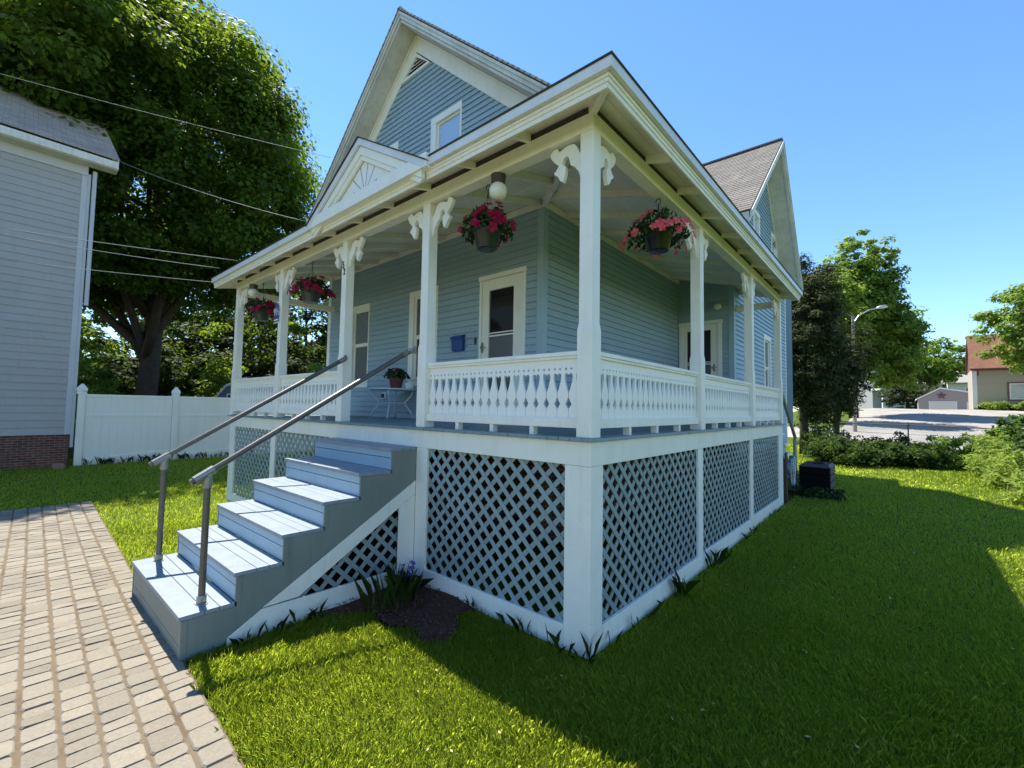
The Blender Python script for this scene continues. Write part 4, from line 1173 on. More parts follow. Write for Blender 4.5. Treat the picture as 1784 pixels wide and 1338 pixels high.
xs = np.concatenate([np.linspace(-400, -40, 10), np.linspace(-36, 24, 61), np.linspace(30, 300, 10)])
ys = np.concatenate([np.linspace(-60, -14, 6), np.linspace(-12, 90, 103), np.linspace(100, 900, 12)])
kind(sheet('lawn', xs, ys, M['lawn']), 'structure')
kind(sheet('parking_lot', np.linspace(-1.4, 30, 33), np.linspace(28.6, 79, 52), M['asphalt'], .012), 'structure')
kind(sheet('side_road', np.linspace(-60, -1.41, 30), np.linspace(30.2, 36.5, 8), M['asphalt'], .012), 'structure')
# rough far ground beyond the lot
kind(sheet('far_field', np.linspace(-60, 60, 25), np.linspace(79.5, 300, 20), M['terrain'], .02), 'structure')

# paved path: rows of tumbled concrete setts along the front of the steps, slightly out of square
ca, sa = math.cos(-.035), math.sin(-.035)
def P2(u, v, z): return (-.79 + u * ca - v * sa, -2.075 + u * sa + v * ca, z)
u_far = -8.72
mb = MB()
kk = 24
mb.quad(P2(u_far, .005, -.020), P2(u_far, -kk * .16, -.020), P2(4.5, -kk * .16, -.020), P2(4.5, .005, -.020))
path = mb.build('path', M['sand'], None, recalc=False); kind(path, 'structure')
rd = random.Random(21)
mb = MB()
for r in range(kk):
    u = u_far + rd.uniform(-.01, .0); v1 = -r * .16 - .002; v0 = -(r + 1) * .16 + .004
    v1 += rd.uniform(-.003, .003); v0 += rd.uniform(-.003, .003)
    while u < 4.4:
        L = rd.choice([.10, .11, .165, .16, .2, .14, .125])
        a, b = u + .0016, u + L - .0016
        hb = rd.uniform(-.004, .003); h = [-.012 + hb + rd.uniform(-.003, .003) for _ in range(4)]; jv = rd.uniform(-.003, .003); v0_, v1_ = v0, v1; v0, v1 = v0 + jv, v1 + jv; q = .012; c0, c1 = .011, .0
        base = [(a, v0), (b, v0), (b, v1), (a, v1)]
        ring = lambda i_, zz: [(a + i_, v0 + i_, zz[0]), (b - i_, v0 + i_, zz[1]), (b - i_, v1 - i_, zz[2]), (a + i_, v1 - i_, zz[3])]
        # eight sided tumbled block
        def octo(ins, dz):
            k_ = .020
            A, B_, C_, D_ = a + ins * .6, b - ins * .6, v0 + ins, v1 - ins
            pts = [(A + k_, C_, 0), (B_ - k_, C_, 1), (B_, C_ + k_ * .7, 1), (B_, D_ - k_ * .7, 2), (B_ - k_, D_, 2), (A + k_, D_, 3), (A, D_ - k_ * .7, 3), (A, C_ + k_ * .7, 0)]
            return [P2(x_, y_, h[i_] + dz) for x_, y_, i_ in pts]
        o0 = octo(0, -.025); o1 = octo(.002, -.009); o2 = octo(.0095, 0.)
        P = o0 + o1 + o2; F = [tuple(range(16, 24))] + [(8 * l + j, 8 * l + (j + 1) % 8, 8 * l + 8 + (j + 1) % 8, 8 * l + 8 + j) for l in (0, 1) for j in range(8)]
        mb.add(P, F)
        v0, v1 = v0_, v1_
        u += L
pv = mb.build('pavers', M['paver'], path, recalc=False)

# mulch bed beside the steps
rng = np.random.default_rng(77)
def in_bed(x, y):
    return (x > -2.3) & (x < -1.08 + .12 * np.sin(y * 9)) & (y < .02) & (y > -.62 - .10 * np.sin(x * 4 + .5) - .08 * np.sin(x * 11) - np.clip(-1.6 - x, 0, 1) * .9)
mb = MB()
gx, gy = np.meshgrid(np.linspace(-2.3, -.8, 31), np.linspace(-1.7, .0, 35))
for i in range(30):
    for j in range(34):
        cx_, cy_ = (gx[j, i] + gx[j, i + 1]) / 2, (gy[j, i] + gy[j + 1, i]) / 2
        if in_bed(cx_, cy_):
            z = lambda a, b: -.005 + .018 * math.sin(a * 7) * math.cos(b * 8)
            mb.quad(*[(a, b, z(a, b)) for a, b in ((gx[j, i], gy[j, i]), (gx[j, i + 1], gy[j, i + 1]), (gx[j + 1, i + 1], gy[j + 1, i + 1]), (gx[j + 1, i], gy[j + 1, i]))])
kind(mb.build('mulch_bed', M['mulch'], None, recalc=False), 'structure')
n = 3200; Pm = np.stack([rng.uniform(-2.3, -.85, n), rng.uniform(-1.7, .0, n), np.full(n, .012)], 1); Pm = Pm[in_bed(Pm[:, 0], Pm[:, 1])]
Pm[:, 2] += rng.uniform(0, .012, len(Pm))
kind(np_mesh('wood_chips', leaf_quads(Pm, np.tile([0, 0, 1.], (len(Pm), 1)), np.full((len(Pm), 1), .036), np.full((len(Pm), 1), .011), .35), 4, M['chip']), 'stuff')

# grass
def path_v(x, y):
    dx, dy = x + .79, y + 2.075
    return -dx * sa + dy * ca, dx * ca + dy * sa
def grass_ok(x, y):
    v, u = path_v(x, y)
    edge = .02 * np.sin(u * 23) + .012 * np.sin(u * 57)
    onpath = (v < .01 + edge) & (u > u_far - .05 + edge)
    house_ = (x < .03) & (x > -8.2) & (y > -.04) & (y < 12.8)
    steps_ = (x > SX0 - .02) & (x < SX1 + .03) & (y > -2.06) & (y < .1)
    bed = in_bed(x, y)
    return ~(onpath | house_ | steps_ | bed)
def visible(P, margin=.06):
    d = P - CAM; z = d @ cf
    a = (d @ cr) / np.maximum(z, 1e-3) * F_PX / 892; b = (d @ cu_) / np.maximum(z, 1e-3) * F_PX / 669
    return (z > .3) & (abs(a) < 1 + margin) & (b > -1 - margin)
rng = np.random.default_rng(5)
Q = []
def patch(n, x0, x1, y0, y1, hgt, wid, dmin, dmax, lean=-.6):
    P = np.stack([rng.uniform(x0, x1, n), rng.uniform(y0, y1, n)], 1)
    P = P[grass_ok(P[:, 0], P[:, 1])]
    P = np.column_stack([P, gz(P[:, 0], P[:, 1]) - .004])
    P = P[visible(P)]
    d = np.hypot(P[:, 0] - CAM[0], P[:, 1] - CAM[1]) * rng.uniform(.72, 1.3, len(P)); P = P[(d >= dmin) & (d < dmax)]
    m = len(P)
    tuft = .85 + .22 * lumpy(np.column_stack([P[:, 0] * 1.7, P[:, 1] * 1.7, P[:, 0] * 0]), 9, .8)
    H = hgt * np.clip(tuft, .55, 1.7) * rng.gamma(9., 1 / 9., m).clip(.4, 2.)
    Q.append(blade_tufts(P, H, np.full(m, wid) * rng.uniform(.7, 1.3, m), rng.uniform(.08, .6, m), 2.2 + 2.6 * (lumpy(np.column_stack([P[:, 0] * .9, P[:, 1] * .9, P[:, 0] * 0]), 17, .6) - 1) + rng.normal(0, 1.3, m)))
    return m
nb1 = patch(1250000, -3.2, 4.5, -3.4, 3.6, .040, .0020, 0, 4.2)
nb2 = patch(900000, -7, 5.5, -3.4, 8, .041, .0030, 4.2, 7.5)
nb3 = patch(600000, -13, 6.5, -3.6, 14, .043, .0062, 7.5, 12.5)
nb4 = patch(520000, -18, 7.5, -4, 26, .048, .012, 12.5, 27)
kind(np_mesh('grass', np.concatenate(Q), 5, M['grass']), 'stuff')
print("blades", nb1, nb2, nb3, nb4)
# fallen leaves and clover flecks
n = 900; P = np.stack([rng.uniform(-12, 4.5, n), rng.uniform(-3, 14, n)], 1); P = P[grass_ok(P[:, 0], P[:, 1])]; P = np.column_stack([P, gz(P[:, 0], P[:, 1]) + .04])
kind(np_mesh('fallen_leaves', leaf_quads(P, np.tile([0, 0, 1.], (len(P), 1)), np.full((len(P), 1), .03), np.full((len(P), 1), .016), .4), 4, simple('dry_leaf', (.42, .33, .17), .8)), 'stuff')

# long uncut grass against the skirt, the steps and the vinyl fence
def along(n, a, b, spread, h0, h1, w, clump=9):
    t = rng.random(n); t = np.round(t * clump) / clump * .4 + t * .6 if clump else t
    P = np.array(a)[None] + (np.array(b) - np.array(a))[None] * t[:, None] + rng.normal(0, 1, (n, 2)) * spread
    P = P[grass_ok(P[:, 0], P[:, 1]) | in_bed(P[:, 0], P[:, 1])]
    P = np.column_stack([P, gz(P[:, 0], P[:, 1])])
    m = len(P); return blade_tufts(P, rng.uniform(h0, h1, m), np.full(m, w * .55) * rng.uniform(.6, 1.3, m), rng.uniform(.1, .75, m))
T = [along(42, (-.33, -.06), (.06, -.05), .03, .06, .26, .0022, 2), along(22, (-1.4, -.05), (-.4, -.05), .02, .05, .2, .0022, 5), along(44, (.05, .2), (.06, 3.3), .02, .05, .18, .0024, 8), along(60, (.05, 3.3), (.06, 7.2), .03, .05, .18, .003, 9),
     along(40, (-2.1, -1.75), (-2.1, -1.0), .03, .06, .2, .0022, 5), along(18, (.07, 1.55), (.07, 1.7), .03, .15, .34, .003, 0), along(22, (.07, 2.62), (.07, 2.9), .04, .15, .32, .003, 0)]
kind(np_mesh('tall_weeds', np.concatenate(T), 5, M['tblade']), 'stuff')
T = [along(260, (-15.93, -1.3), (-15.93, 3.0), .06, .05, .34, .008, 9)]
kind(np_mesh('fence_weeds', np.concatenate(T), 5, M['tblade']), 'stuff')

# clump of ornamental grass and the iris in the bed
t = thing('grass_clump', 'tall dark green grass clump growing in the mulch beside the steps', 'plant', (-1.75, -.52, 0))
n = 75; P = np.column_stack([rng.normal(-1.75, .06, n), rng.normal(-.52, .12, n), np.zeros(n)])
np_mesh('blades', blade_tufts(P, rng.uniform(.15, .44, n), np.full(n, .0035), rng.uniform(.05, .5, n)), 5, M['tblade'], t)
t = thing('iris_plant', 'small purple flowering plant in the mulch at the foot of the porch corner', 'plant', (-2.02, -.17, 0))
n = 60; P = np.column_stack([rng.normal(-2.02, .07, n), rng.normal(-.2, .06, n), np.zeros(n)])
np_mesh('blades', blade_tufts(P, rng.uniform(.08, .24, n), np.full(n, .014), rng.uniform(.3, 1., n)), 5, M['shrub'], t)
d = rng.normal(0, 1, (26, 3)) + np.array([0, -.3, .6]); d /= np.linalg.norm(d, axis=1, keepdims=True)
np_mesh('blossoms', flowers(np.array([-2.0, -.18, .17]) + rng.normal(0, 1, (26, 3)) * np.array([.06, .05, .035]), d, .022), 4, M['iris'], t)

# ================================================================== left neighbour, vinyl fence, shed
HX = -16.12
nb = thing('grey_house', 'tall pale grey clapboard house with brick base at the left edge', 'house', (-20, -6, 0))
NF = Frame((HX, 0, 0), (0, 1, 0), (1, 0, 0))
NE = -1.62     # far corner
mb = MB(); clapboards(mb, NF, .87, 8.45, .205, lambda z: -14., lambda z: NE - .11, [], t0=.022, t1=.003, joint=(3, 6), seed=8); mb.build('siding_wall', M['gsiding'], nb)
mb = MB(); mb.box(HX - .1, HX + .028, NE - .11, NE + .02, .87, 8.5); mb.box(HX - .1, HX + .05, -14, NE + .02, 8.43, 8.72); mb.box(HX - .08, HX + .03, NE + .0205, NE + .09, .5, 8.5); mb.build('corner_trim', M['gtrim'], nb, bevel=.01)
mb = MB(); mb.box(HX - 9, HX + .0, -14, NE - .0, -.5, .868); mb.build('foundation', M['brick_y'], nb)
mb = MB(); mb.quad((HX - 9, NE - .01, .87), (HX - .1, NE - .01, .87), (HX - .1, NE - .01, 8.6), (HX - 4.5, NE - .01, 11.6), (HX - 9, NE - .01, 8.6)); mb.build('gable_wall', M['gsiding'], nb, recalc=False)
ex_, ez_ = -15.60, 8.90; sl_ = .665
mb = MB()
slab_roof(mb, (HX - 4.5, -14, ez_ + .1 + sl_ * 5.02), (HX - 4.5, -.98, ez_ + .1 + sl_ * 5.02), (ex_ + .0, -14, ez_ + .1), (ex_ + .0, -.98, ez_ + .1), course=.14)
slab_roof(mb, (HX - 4.5, -14, ez_ + .1 + sl_ * 5.02), (HX - 4.5, -.98, ez_ + .1 + sl_ * 5.02), (HX - 9.5, -14, ez_ + .1), (HX - 9.5, -.98, ez_ + .1), th=.04)
mb.build('roof', M['shing_y'], nb)
mb = MB(); mb.box(ex_ - .06, ex_ - .01, -14, -1.0, 8.72, 8.93); mb.box(HX + .05, ex_ - .06, -14, -1.0, 8.70, 8.73)
mb.prism([(ex_ - .0, -1.0, ez_ - .0), (ex_ - .0, -1.0, ez_ + .07), (HX - 4.5, -1.0, ez_ + .07 + sl_ * 5.0), (HX - 4.5, -1.0, ez_ - .12 + sl_ * 5.0), (HX, -1.0, ez_ + .05)], (0, -.03, 0))
mb.build('eave_trim', M['white_old'], nb, bevel=.01)
mb = MB(); mb.tube([(HX + .06, NE + .16, 8.6), (HX + .06, NE + .16, 4.6)], .05, 8); mb.build('downspout', M['gtrim'], nb)
tag(MB().box(-15.75, -15.45, -1.95, -1.72, -.06, .10).build('brick_block', M['brickblock'], None, bevel=.01), 'loose pinkish brick block lying on the grass at the grey house foundation', 'brick')

vf = thing('vinyl_fence', 'white vinyl privacy fence with pointed post caps between grey house and porch', 'fence', (-16, 0, 0))
FXF = -16.05
def fpost(y):
    mb = MB(); mb.box(FXF - .08, FXF + .08, y - .08, y + .08, -.2, 2.03); mb.build('post', M['vinyl'], vf, bevel=.01)
    mb = MB(); mb.lathe((FXF, y, 2.03), [(.115, 0), (.115, .03), (.10, .06), (.125, .10), (.115, .17), (.03, .29), (.001, .30)], 4, cap=False)
    mb.build('post_cap', M['vinyl'], vf, bevel=.004)
fy = [-1.42, .80, 3.05, 5.3, 7.55]
for y in fy: fpost(y)
for i, (a, b) in enumerate(zip(fy[:-1], fy[1:])):
    a += .085; b -= .085; lo0, lo1 = -.02, .26
    mb = MB(); k = a; w = (b - a) / 11
    for j in range(11): mb.box(FXF - .02, FXF + .018, a + j * w + .0005, a + (j + 1) * w - .0005, -.05, 1.94)
    mb.build('panel', M['vinyl'], vf, bevel=.001)
    mb = MB(); mb.box(FXF - .03, FXF + .03, a, b, 1.94, 2.03); mb.build('rail', M['vinyl'], vf, bevel=.006); mb = MB(); mb.box(FXF - .03, FXF + .03, a, b, 1.36, 1.45); mb.build('rail', M['vinyl'], vf, bevel=.006); mb = MB()
    mb.hexa([(FXF - .035, a, .02), (FXF + .035, a, .02), (FXF + .035, b, .16), (FXF - .035, b, .16), (FXF - .035, a, .16), (FXF + .035, a, .16), (FXF + .035, b, .30), (FXF - .035, b, .30)])
    mb.build('rail', M['vinyl'], vf, bevel=.006)

sh = thing('garden_shed', 'small grey gambrel roofed shed with white trim behind the vinyl fence', 'shed', (-25.5, 5.6, 0))
SF = Frame((-23.4, 3.9, 0), (.76, .65, 0), (.65, -.76, 0))
prof = [(0, 0), (0, 1.95), (.55, 2.62), (1.5, 3.0), (2.45, 2.62), (3.0, 1.95), (3.0, 0)]
mb = MB(); mb.prism([SF.p(u, 0, z) for u, z in prof], -SF.N * 2.5); mb.build('shed_wall', simple('shed_grey', (.13, .16, .19), .6), sh)
mb = MB()
for (u0, z0), (u1, z1) in zip(prof[1:5], prof[2:6]):
    mb.prism([SF.p(u0, .05, z0 + .0), SF.p(u1, .05, z1 + .0), SF.p(u1, .05, z1 + .12), SF.p(u0, .05, z0 + .12)], -SF.N * .06)
SF.box(mb, .62, 1.3, .01, .05, 1.3, 2.3); mb.build('white_trim', M['fwhite'], sh)
mb = MB(); SF.box(mb, .70, 1.22, .051, .06, 1.38, 2.22); mb.build('window', M['glass_dk'], sh)
mb = MB()
for (u0, z0), (u1, z1) in zip(prof[1:5], prof[2:6]): mb.prism([SF.p(u0, -.02, z0 + .121), SF.p(u1, -.02, z1 + .121), SF.p(u1, -.02, z1 + .16), SF.p(u0, -.02, z0 + .16)], -SF.N * 2.6)
mb.build('roof', M['shing_dk'], sh)

# overhead service wires
def wire(label, pts, r, mat):
    a, b, sag = pts
    P = [V3(*a) * (1 - t) + V3(*b) * t - V3(0, 0, sag * 4 * t * (1 - t)) for t in np.linspace(0, 1, 15)]
    mb = MB(); mb.tube(P, r, 5); tag(mb.build('overhead_wire', mat, None, smooth=True), label, 'wire', 'overhead wires crossing to the house')
FARP = lambda z, dy=0.: (-46.0, -5.2 + dy, z)
wire('thin dark wire, highest of the overhead wires, crossing the tree to the main roof', ((-12.23, -4.39, 8.45), (-7.6, 1.55, 7.3), .05), .0045, M['wire'])
wire('pale wire running from the grey house eave tip down to the main roof corner', ((-15.55, -.97, 8.95), (-8.66, 1.6, 6.14), .12), .007, M['wire'])
wire('upper of two close pale wires crossing the grey siding to the porch roof', ((-12.3, -4.23, 5.33), (-7.0, -.34, 4.36), .03), .006, M['wire'])
wire('lower of two close pale wires crossing the grey siding to the porch roof', ((-12.3, -4.23, 5.27), (-8.0, -.34, 4.42), .06), .0055, M['wire'])
wire('lowest overhead wire, ending at the left tip of the porch eave', ((-12.31, -4.2, 4.67), (-8.45, -.25, 4.24), .03), .0055, M['wire'])

# ================================================================== trees on the left
rng = np.random.default_rng(901)
MT = (-26.3, 1.7, 0)
def maple_extra(mb):
    for (e, r) in (((-29.5, -2.2, 9.5), .26), ((-24.3, 4.2, 11), .24), ((-30.5, -1.5, 13), .22), ((-27.6, 3.6, 14.), .22), ((-24.5, -1.2, 12.5), .2)):
        b = V3(-26.3, 1.7, 3.2 + rng.uniform(0, 1.6)); e = V3(*e); m_ = (b + e) / 2 + V3(0, 0, -.6)
        P = [b * (1 - u) ** 2 + 2 * m_ * u * (1 - u) + e * u * u for u in np.linspace(0, 1, 8)]
        mb.tube(P, [r * (1 - .75 * u) for u in np.linspace(0, 1, 8)], 9)
tree('maple_tree', 'huge dark green maple with thick forked trunk behind the white vinyl fence', 'tree', MT, 21, .50,
     [dict(c=(-25.67, 1.48, 13.5), r=(7.9, 7.9, 7.7), n=800, per=250, rc=1.25, inner=.55, amp=.13, zmin=6.8, flat=.5),
      dict(c=(-19.9, -1.2, 14.), r=(3.8, 3.2, 3.4), n=120, per=160, rc=1.0, inner=.4, amp=.2, flat=.5),  # extra lobe, added to cast crown shade on the far path end
      dict(c=(-24.8, 2.6, 8.0), r=(6.5, 6.5, 2.6), n=120, per=120, rc=.8, inner=.25, amp=.35, flat=.45, gap=.8),
      dict(c=(-32.0, -5.0, 14.5), r=(6.5, 7.0, 7.5), n=420, per=150, rc=1.1, inner=.5, amp=.2, zmin=6)], (.19, .16), M['maple'], 300, n_limb=12, fork=.24, extra=maple_extra)
BG = [((-38.5, 8.4), 11, 4.6, .2), ((-42, 4.2), 12, 5.0, .22), ((-35.5, 13.6), 12.5, 5.2, .2), ((-46, 12.), 15, 6., .25), ((-44, -1.5), 11, 5., .2), ((-33, 18.5), 13, 5., .2)]
BGL = ['slender trunked tree left of the porch posts, seen under the big maple', 'mid green tree just right of the maple trunk behind the fence', 'leafy tree seen between the two left porch posts', 'tall background tree behind the shed roof', 'bright leafed tree seen left of the maple trunk by the grey house', 'leafy tree seen beside the left corner of the blue house']
for i, ((x, y), hgt, rad, r0) in enumerate(BG):
    tree('background_tree', BGL[i], 'tree', (x, y, 0), hgt, r0, [dict(c=(x, y, hgt * .55), r=(rad, rad, hgt * .46), n=230, per=46, rc=.85, inner=.25, amp=.32, zmin=1.0, flat=.6, gap=.75)], (.34, .26), M['maple_b'] if i == 4 else M['under'], 400 + i * 7, 'trees behind the vinyl fence', 7, .3, .9)
for i, (x, y, r, hh) in enumerate(((-33., 3.0, 3.0, 5.5), (-34., 8.5, 3.2, 6.0), (-30.5, 11.5, 3.0, 6.0), (-36., -2.0, 3.4, 5.5), (-30., 15.5, 3.4, 7.0), (-40., 16., 4.5, 9.), (-50, 6, 6, 11))):
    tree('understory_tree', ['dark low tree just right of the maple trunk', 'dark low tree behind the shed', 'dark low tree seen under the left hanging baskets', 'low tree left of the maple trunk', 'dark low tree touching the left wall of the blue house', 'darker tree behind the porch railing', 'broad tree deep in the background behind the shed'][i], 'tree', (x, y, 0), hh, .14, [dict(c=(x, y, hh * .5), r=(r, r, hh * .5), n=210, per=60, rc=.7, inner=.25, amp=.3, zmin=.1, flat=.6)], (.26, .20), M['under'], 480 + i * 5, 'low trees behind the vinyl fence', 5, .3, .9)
def shrub(name, label, c, r, n, per, mat, leaf=(.10, .06), seed=1, rc=.25, cat='shrub', group=None, flat=.7, base=0.):
    t = thing(name, label, cat, (c[0], c[1], base), group)
    mb = MB(); rd = random.Random(seed)
    for k in range(7):
        e = (c[0] + rd.uniform(-.6, .6) * r[0], c[1] + rd.uniform(-.6, .6) * r[1], c[2] + rd.uniform(.1, .6) * r[2])
        mb.tube([(c[0] + rd.uniform(-.15, .15) * r[0], c[1] + rd.uniform(-.15, .15) * r[1], base), ((c[0] + e[0]) / 2, (c[1] + e[1]) / 2, (base + e[2]) / 2 + .1), e], [.03, .02, .006], 5)
    mb.build('stem', M['bark'], t, recalc=False)
    P, nr, cc = crown_points(c, r, n, per, rc, seed, .2, .28, base + .02, flat)
    P = P[P[:, 2] > base] if True else P
    m = len(P)
    np_mesh('foliage', leaf_quads(P, nr[:m], np.full((m, 1), leaf[0]), np.full((m, 1), leaf[1]), .55), 4, mat, t)
    return t
shrub('shrub', 'bright green bush behind the fence at the grey house corner', (-28.5, -.6, 2.2), (1.9, 1.6, 2.2), 90, 55, M['maple_b'], (.2, .15), 61, .5, group='bushes behind the vinyl fence')
shrub('shrub', 'bright green bush beyond the porch railing, left of the blue house wall', (-20.6, 9.4, 2.2), (1.6, 1.8, 2.6), 110, 60, M['maple_b'], (.19, .14), 62, .5, group='bushes behind the vinyl fence')
shrub('shrub', 'dark green bush behind the fence between maple trunk and shed', (-27.5, 6.5, 1.8), (2.4, 2.2, 2.4), 110, 50, M['maple'], (.2, .15), 63, .55, group='bushes behind the vinyl fence')

# ================================================================== right side: hedge, chain link fence, trees, lot and houses
rng = np.random.default_rng(1200)
cfz = thing('chain_link_fence', 'low rusty chain link fence along the back of the garden', 'fence', (2.5, 27.5, 0))
A, B = V3(-2.2, 28.4, 0), V3(8.5, 26.9, 0)
U = (B - A) / np.linalg.norm(B - A); Ln = np.linalg.norm(B - A); CF = Frame(tuple(A), tuple(U), tuple(np.cross(U, [0, 0, 1.])))
mb = MB(); mb.tube([CF.p(0, 0, 1.34), CF.p(Ln * .5, 0, 1.30), CF.p(Ln, 0, 1.16)], .028, 7); mb.build('top_rail', M['rust'], cfz)
for u in (1.3, 4.3, 7.28, 10.3):
    mb = MB(); mb.tube([CF.p(u, 0, -.1), CF.p(u, 0, 1.42)], .045 if u > 7 and u < 8 else .03, 8); mb.build('post', M['rust'], cfz)
mb = MB()
for u in np.arange(-1.3, Ln, .10):
    for s in (1, -1):
        a, b = (u, u + 1.25) if s > 0 else (u + 1.25, u)
        a_, b_ = max(a, 0), b
        mb.tube([CF.p(a, .008 * s, .04), CF.p(b, .008 * s, 1.3)], .004, 3, cap=False)
mb.build('wire_mesh', M['wire'], cfz, recalc=False)

HED = [((.1, 17.3, .38), (1.0, 1.0, .52), 'dark shrub in the hedge nearest the compost bin', 'shrub'), ((1.2, 17.9, .36), (1.0, 1.0, .50), 'low dark spreading shrub in the middle of the hedge', 'shrub'), ((2.3, 18.6, .32), (1.0, .9, .45), 'dark shrub at the sunny end of the hedge', 'shrub'),
       ((-.4, 19.4, .5), (1.2, 1.1, .75), 'tall dark shrub behind the compost bin under the evergreen', 'shrub'), ((1.6, 20.4, .42), (1.5, 1.0, .55), 'dark shrub against the chain link fence', 'shrub')]
for i, (c, r, lb, mt) in enumerate(HED):
    shrub('hedge_shrub', lb, c, r, 95, 60, M[mt], (.13, .055), 700 + i, .26, group='shrubs of the back hedge')
SUNP = [((3.5, 19.5, .45), (1.2, 1.0, .75), 'sunlit light green weedy plant at the hedge end', 'weed'), ((4.3, 17.0, .45), (1.0, 1.1, .65), 'sunlit yellow green plant clump below the rusty fence post', 'weed'), ((4.3, 13.9, .4), (.75, .9, .62), 'pale green leafy plant clump at the right edge of the lawn', 'weed'),
        ((5.6, 20.5, .9), (1.2, 1.2, 1.15), 'tall sunlit bush at the right edge in front of the fence', 'shrub'), ((5.0, 23.5, .7), (1.4, 1.3, .95), 'bright bush growing through the chain link fence', 'maple_b'), ((4.9, 16.0, .55), (.7, .7, .8), 'blue green broad leaved plant at the right edge', 'shrub'), ((4.15, 11.9, .3), (.5, .6, .5), 'small pale green plant nearest the shaded lawn', 'weed')]
for i, (c, r, lb, mt) in enumerate(SUNP):
    shrub('garden_plant', lb, c, r, 80, 52, M[mt], (.20 if mt == 'weed' else .17, .045 if mt == 'weed' else .10), 740 + i, .26, cat='plant', group='plants at the right edge of the garden')
shrub('garden_plant', 'low leafy plant sprawling at the foot of the compost bin', (.35, 8.75, .08), (.55, .22, .14), 40, 26, M['bleaf'], (.09, .06), 760, .12, cat='plant')

YT = (-1.45, 20.9)
tree('evergreen_tree', 'dark dense evergreen standing right of the blue house', 'tree', (YT[0], YT[1], 0), 8.2, .2,
     [dict(c=(YT[0] + .1, YT[1], 5.0), r=(1.5, 1.7, 4.3), n=520, per=64, rc=.46, inner=.35, amp=.38, zmin=.3, flat=.5)], (.20, .05), M['yew'], 801, 'trees at the right', 6, .3, .95)
tree('evergreen_tree', 'lower drooping dark evergreen left of the brown tree trunk', 'tree', (-.50, 23.6, 0), 5.2, .16,
     [dict(c=(-.50, 23.6, 3.7), r=(1.35, 1.4, 2.9), n=300, per=60, rc=.42, inner=.3, amp=.4, zmin=.4, flat=.5)], (.19, .05), M['yew'], 802, 'trees at the right', 6, .3, .95)
BT = (-1.25, 44.9)
tree('ash_tree', 'tall bright yellow green tree with uneven open crown at the right', 'tree', (BT[0], BT[1], float(gz(BT[0], BT[1]))), 15.5, .27,
     [dict(c=(-.7, 47.6, 11.4), r=(3.0, 3.2, 5.6), n=520, per=75, rc=.75, inner=.2, amp=.24, zmin=4.0, flat=.6),
      dict(c=(1.3, 48.8, 8.0), r=(2.7, 2.8, 3.8), n=320, per=66, rc=.7, inner=.2, amp=.33, zmin=3.0, flat=.6)], (.30, .20), M['maple_b'], 810, 'trees at the right', 10, .3, .88)
tree('ash_tree', 'mid green leafy tree filling the gap above the dark evergreen', 'tree', (-3.2, 40.5, float(gz(-3.2, 40.5))), 12.5, .25,
     [dict(c=(-2.9, 40.3, 8.6), r=(2.5, 2.4, 4.6), n=300, per=60, rc=.7, inner=.2, amp=.3, zmin=3, flat=.6)], (.28, .19), M['maple_b'], 815, 'trees at the right', 8, .3, .9)
tree('broadleaf_tree', 'bright green leafy tree overhanging the tan house at the right edge', 'tree', (11.2, 52.5, float(gz(11, 52))), 11.5, .28,
     [dict(c=(10.8, 51.8, 9.6), r=(3.2, 3.4, 4.2), n=330, per=60, rc=.75, inner=.3, amp=.3, zmin=5.2, flat=.6)], (.30, .2), M['maple_b'], 820, 'trees at the right', 8, .35, .8)
tree('background_tree', 'pale green spreading tree between the tall bright tree and the tan house', 'tree', (5.4, 96, 2.2), 13, .3,
     [dict(c=(4.6, 96, 10.2), r=(6.2, 5, 4.8), n=260, per=50, rc=1.1, inner=.25, amp=.35, zmin=5, flat=.5, gap=.6)], (.5, .36), M['maple_b'], 830, 'trees at the right', 8, .3, .85)
tree('background_tree', 'small dark spruce beside the garage', 'tree', (2.6, 84, 2.3), 6.5, .2,
     [dict(c=(2.8, 84, 5.0), r=(3.6, 3, 2.3), n=170, per=46, rc=.75, inner=.2, amp=.3, zmin=2.6, flat=.4)], (.4, .12), M['yew'], 840, 'trees at the right', 6, .3, .9)
tree('background_tree', 'distant pointed pine beside the tan house roof', 'tree', (10.2, 150, 2.5), 15, .3,
     [dict(c=(10.2, 150, 11.), r=(4.2, 4, 6.), n=160, per=42, rc=1.1, inner=.2, amp=.3, zmin=4, flat=.4)], (.6, .3), M['maple'], 850, 'trees at the right', 6, .3, .9)
for i, (x, y, r, hh) in enumerate(((-14, 150, 9, 15), (-3, 165, 10, 17), (22, 170, 9, 15), (34, 140, 9, 14), (-24, 120, 8, 13), (16, 190, 9, 18))):
    tree('background_tree', ['rounded tree far behind the evergreens', 'broad tree far behind the porch fronted house', 'tree far behind the tan house', 'tree far beyond the right edge of the lot', 'tree far behind the blue house wing', 'tall tree on the far skyline beside the tan roof'][i], 'tree', (x, y, 2.5), hh, .4,
         [dict(c=(x, y, hh * .55), r=(r, r * .8, hh * .5), n=130, per=40, rc=1.6, inner=.3, amp=.3, zmin=2, flat=.6)], (.8, .6), M['maple'], 860 + i, 'trees on the far skyline', 5, .3, .85)

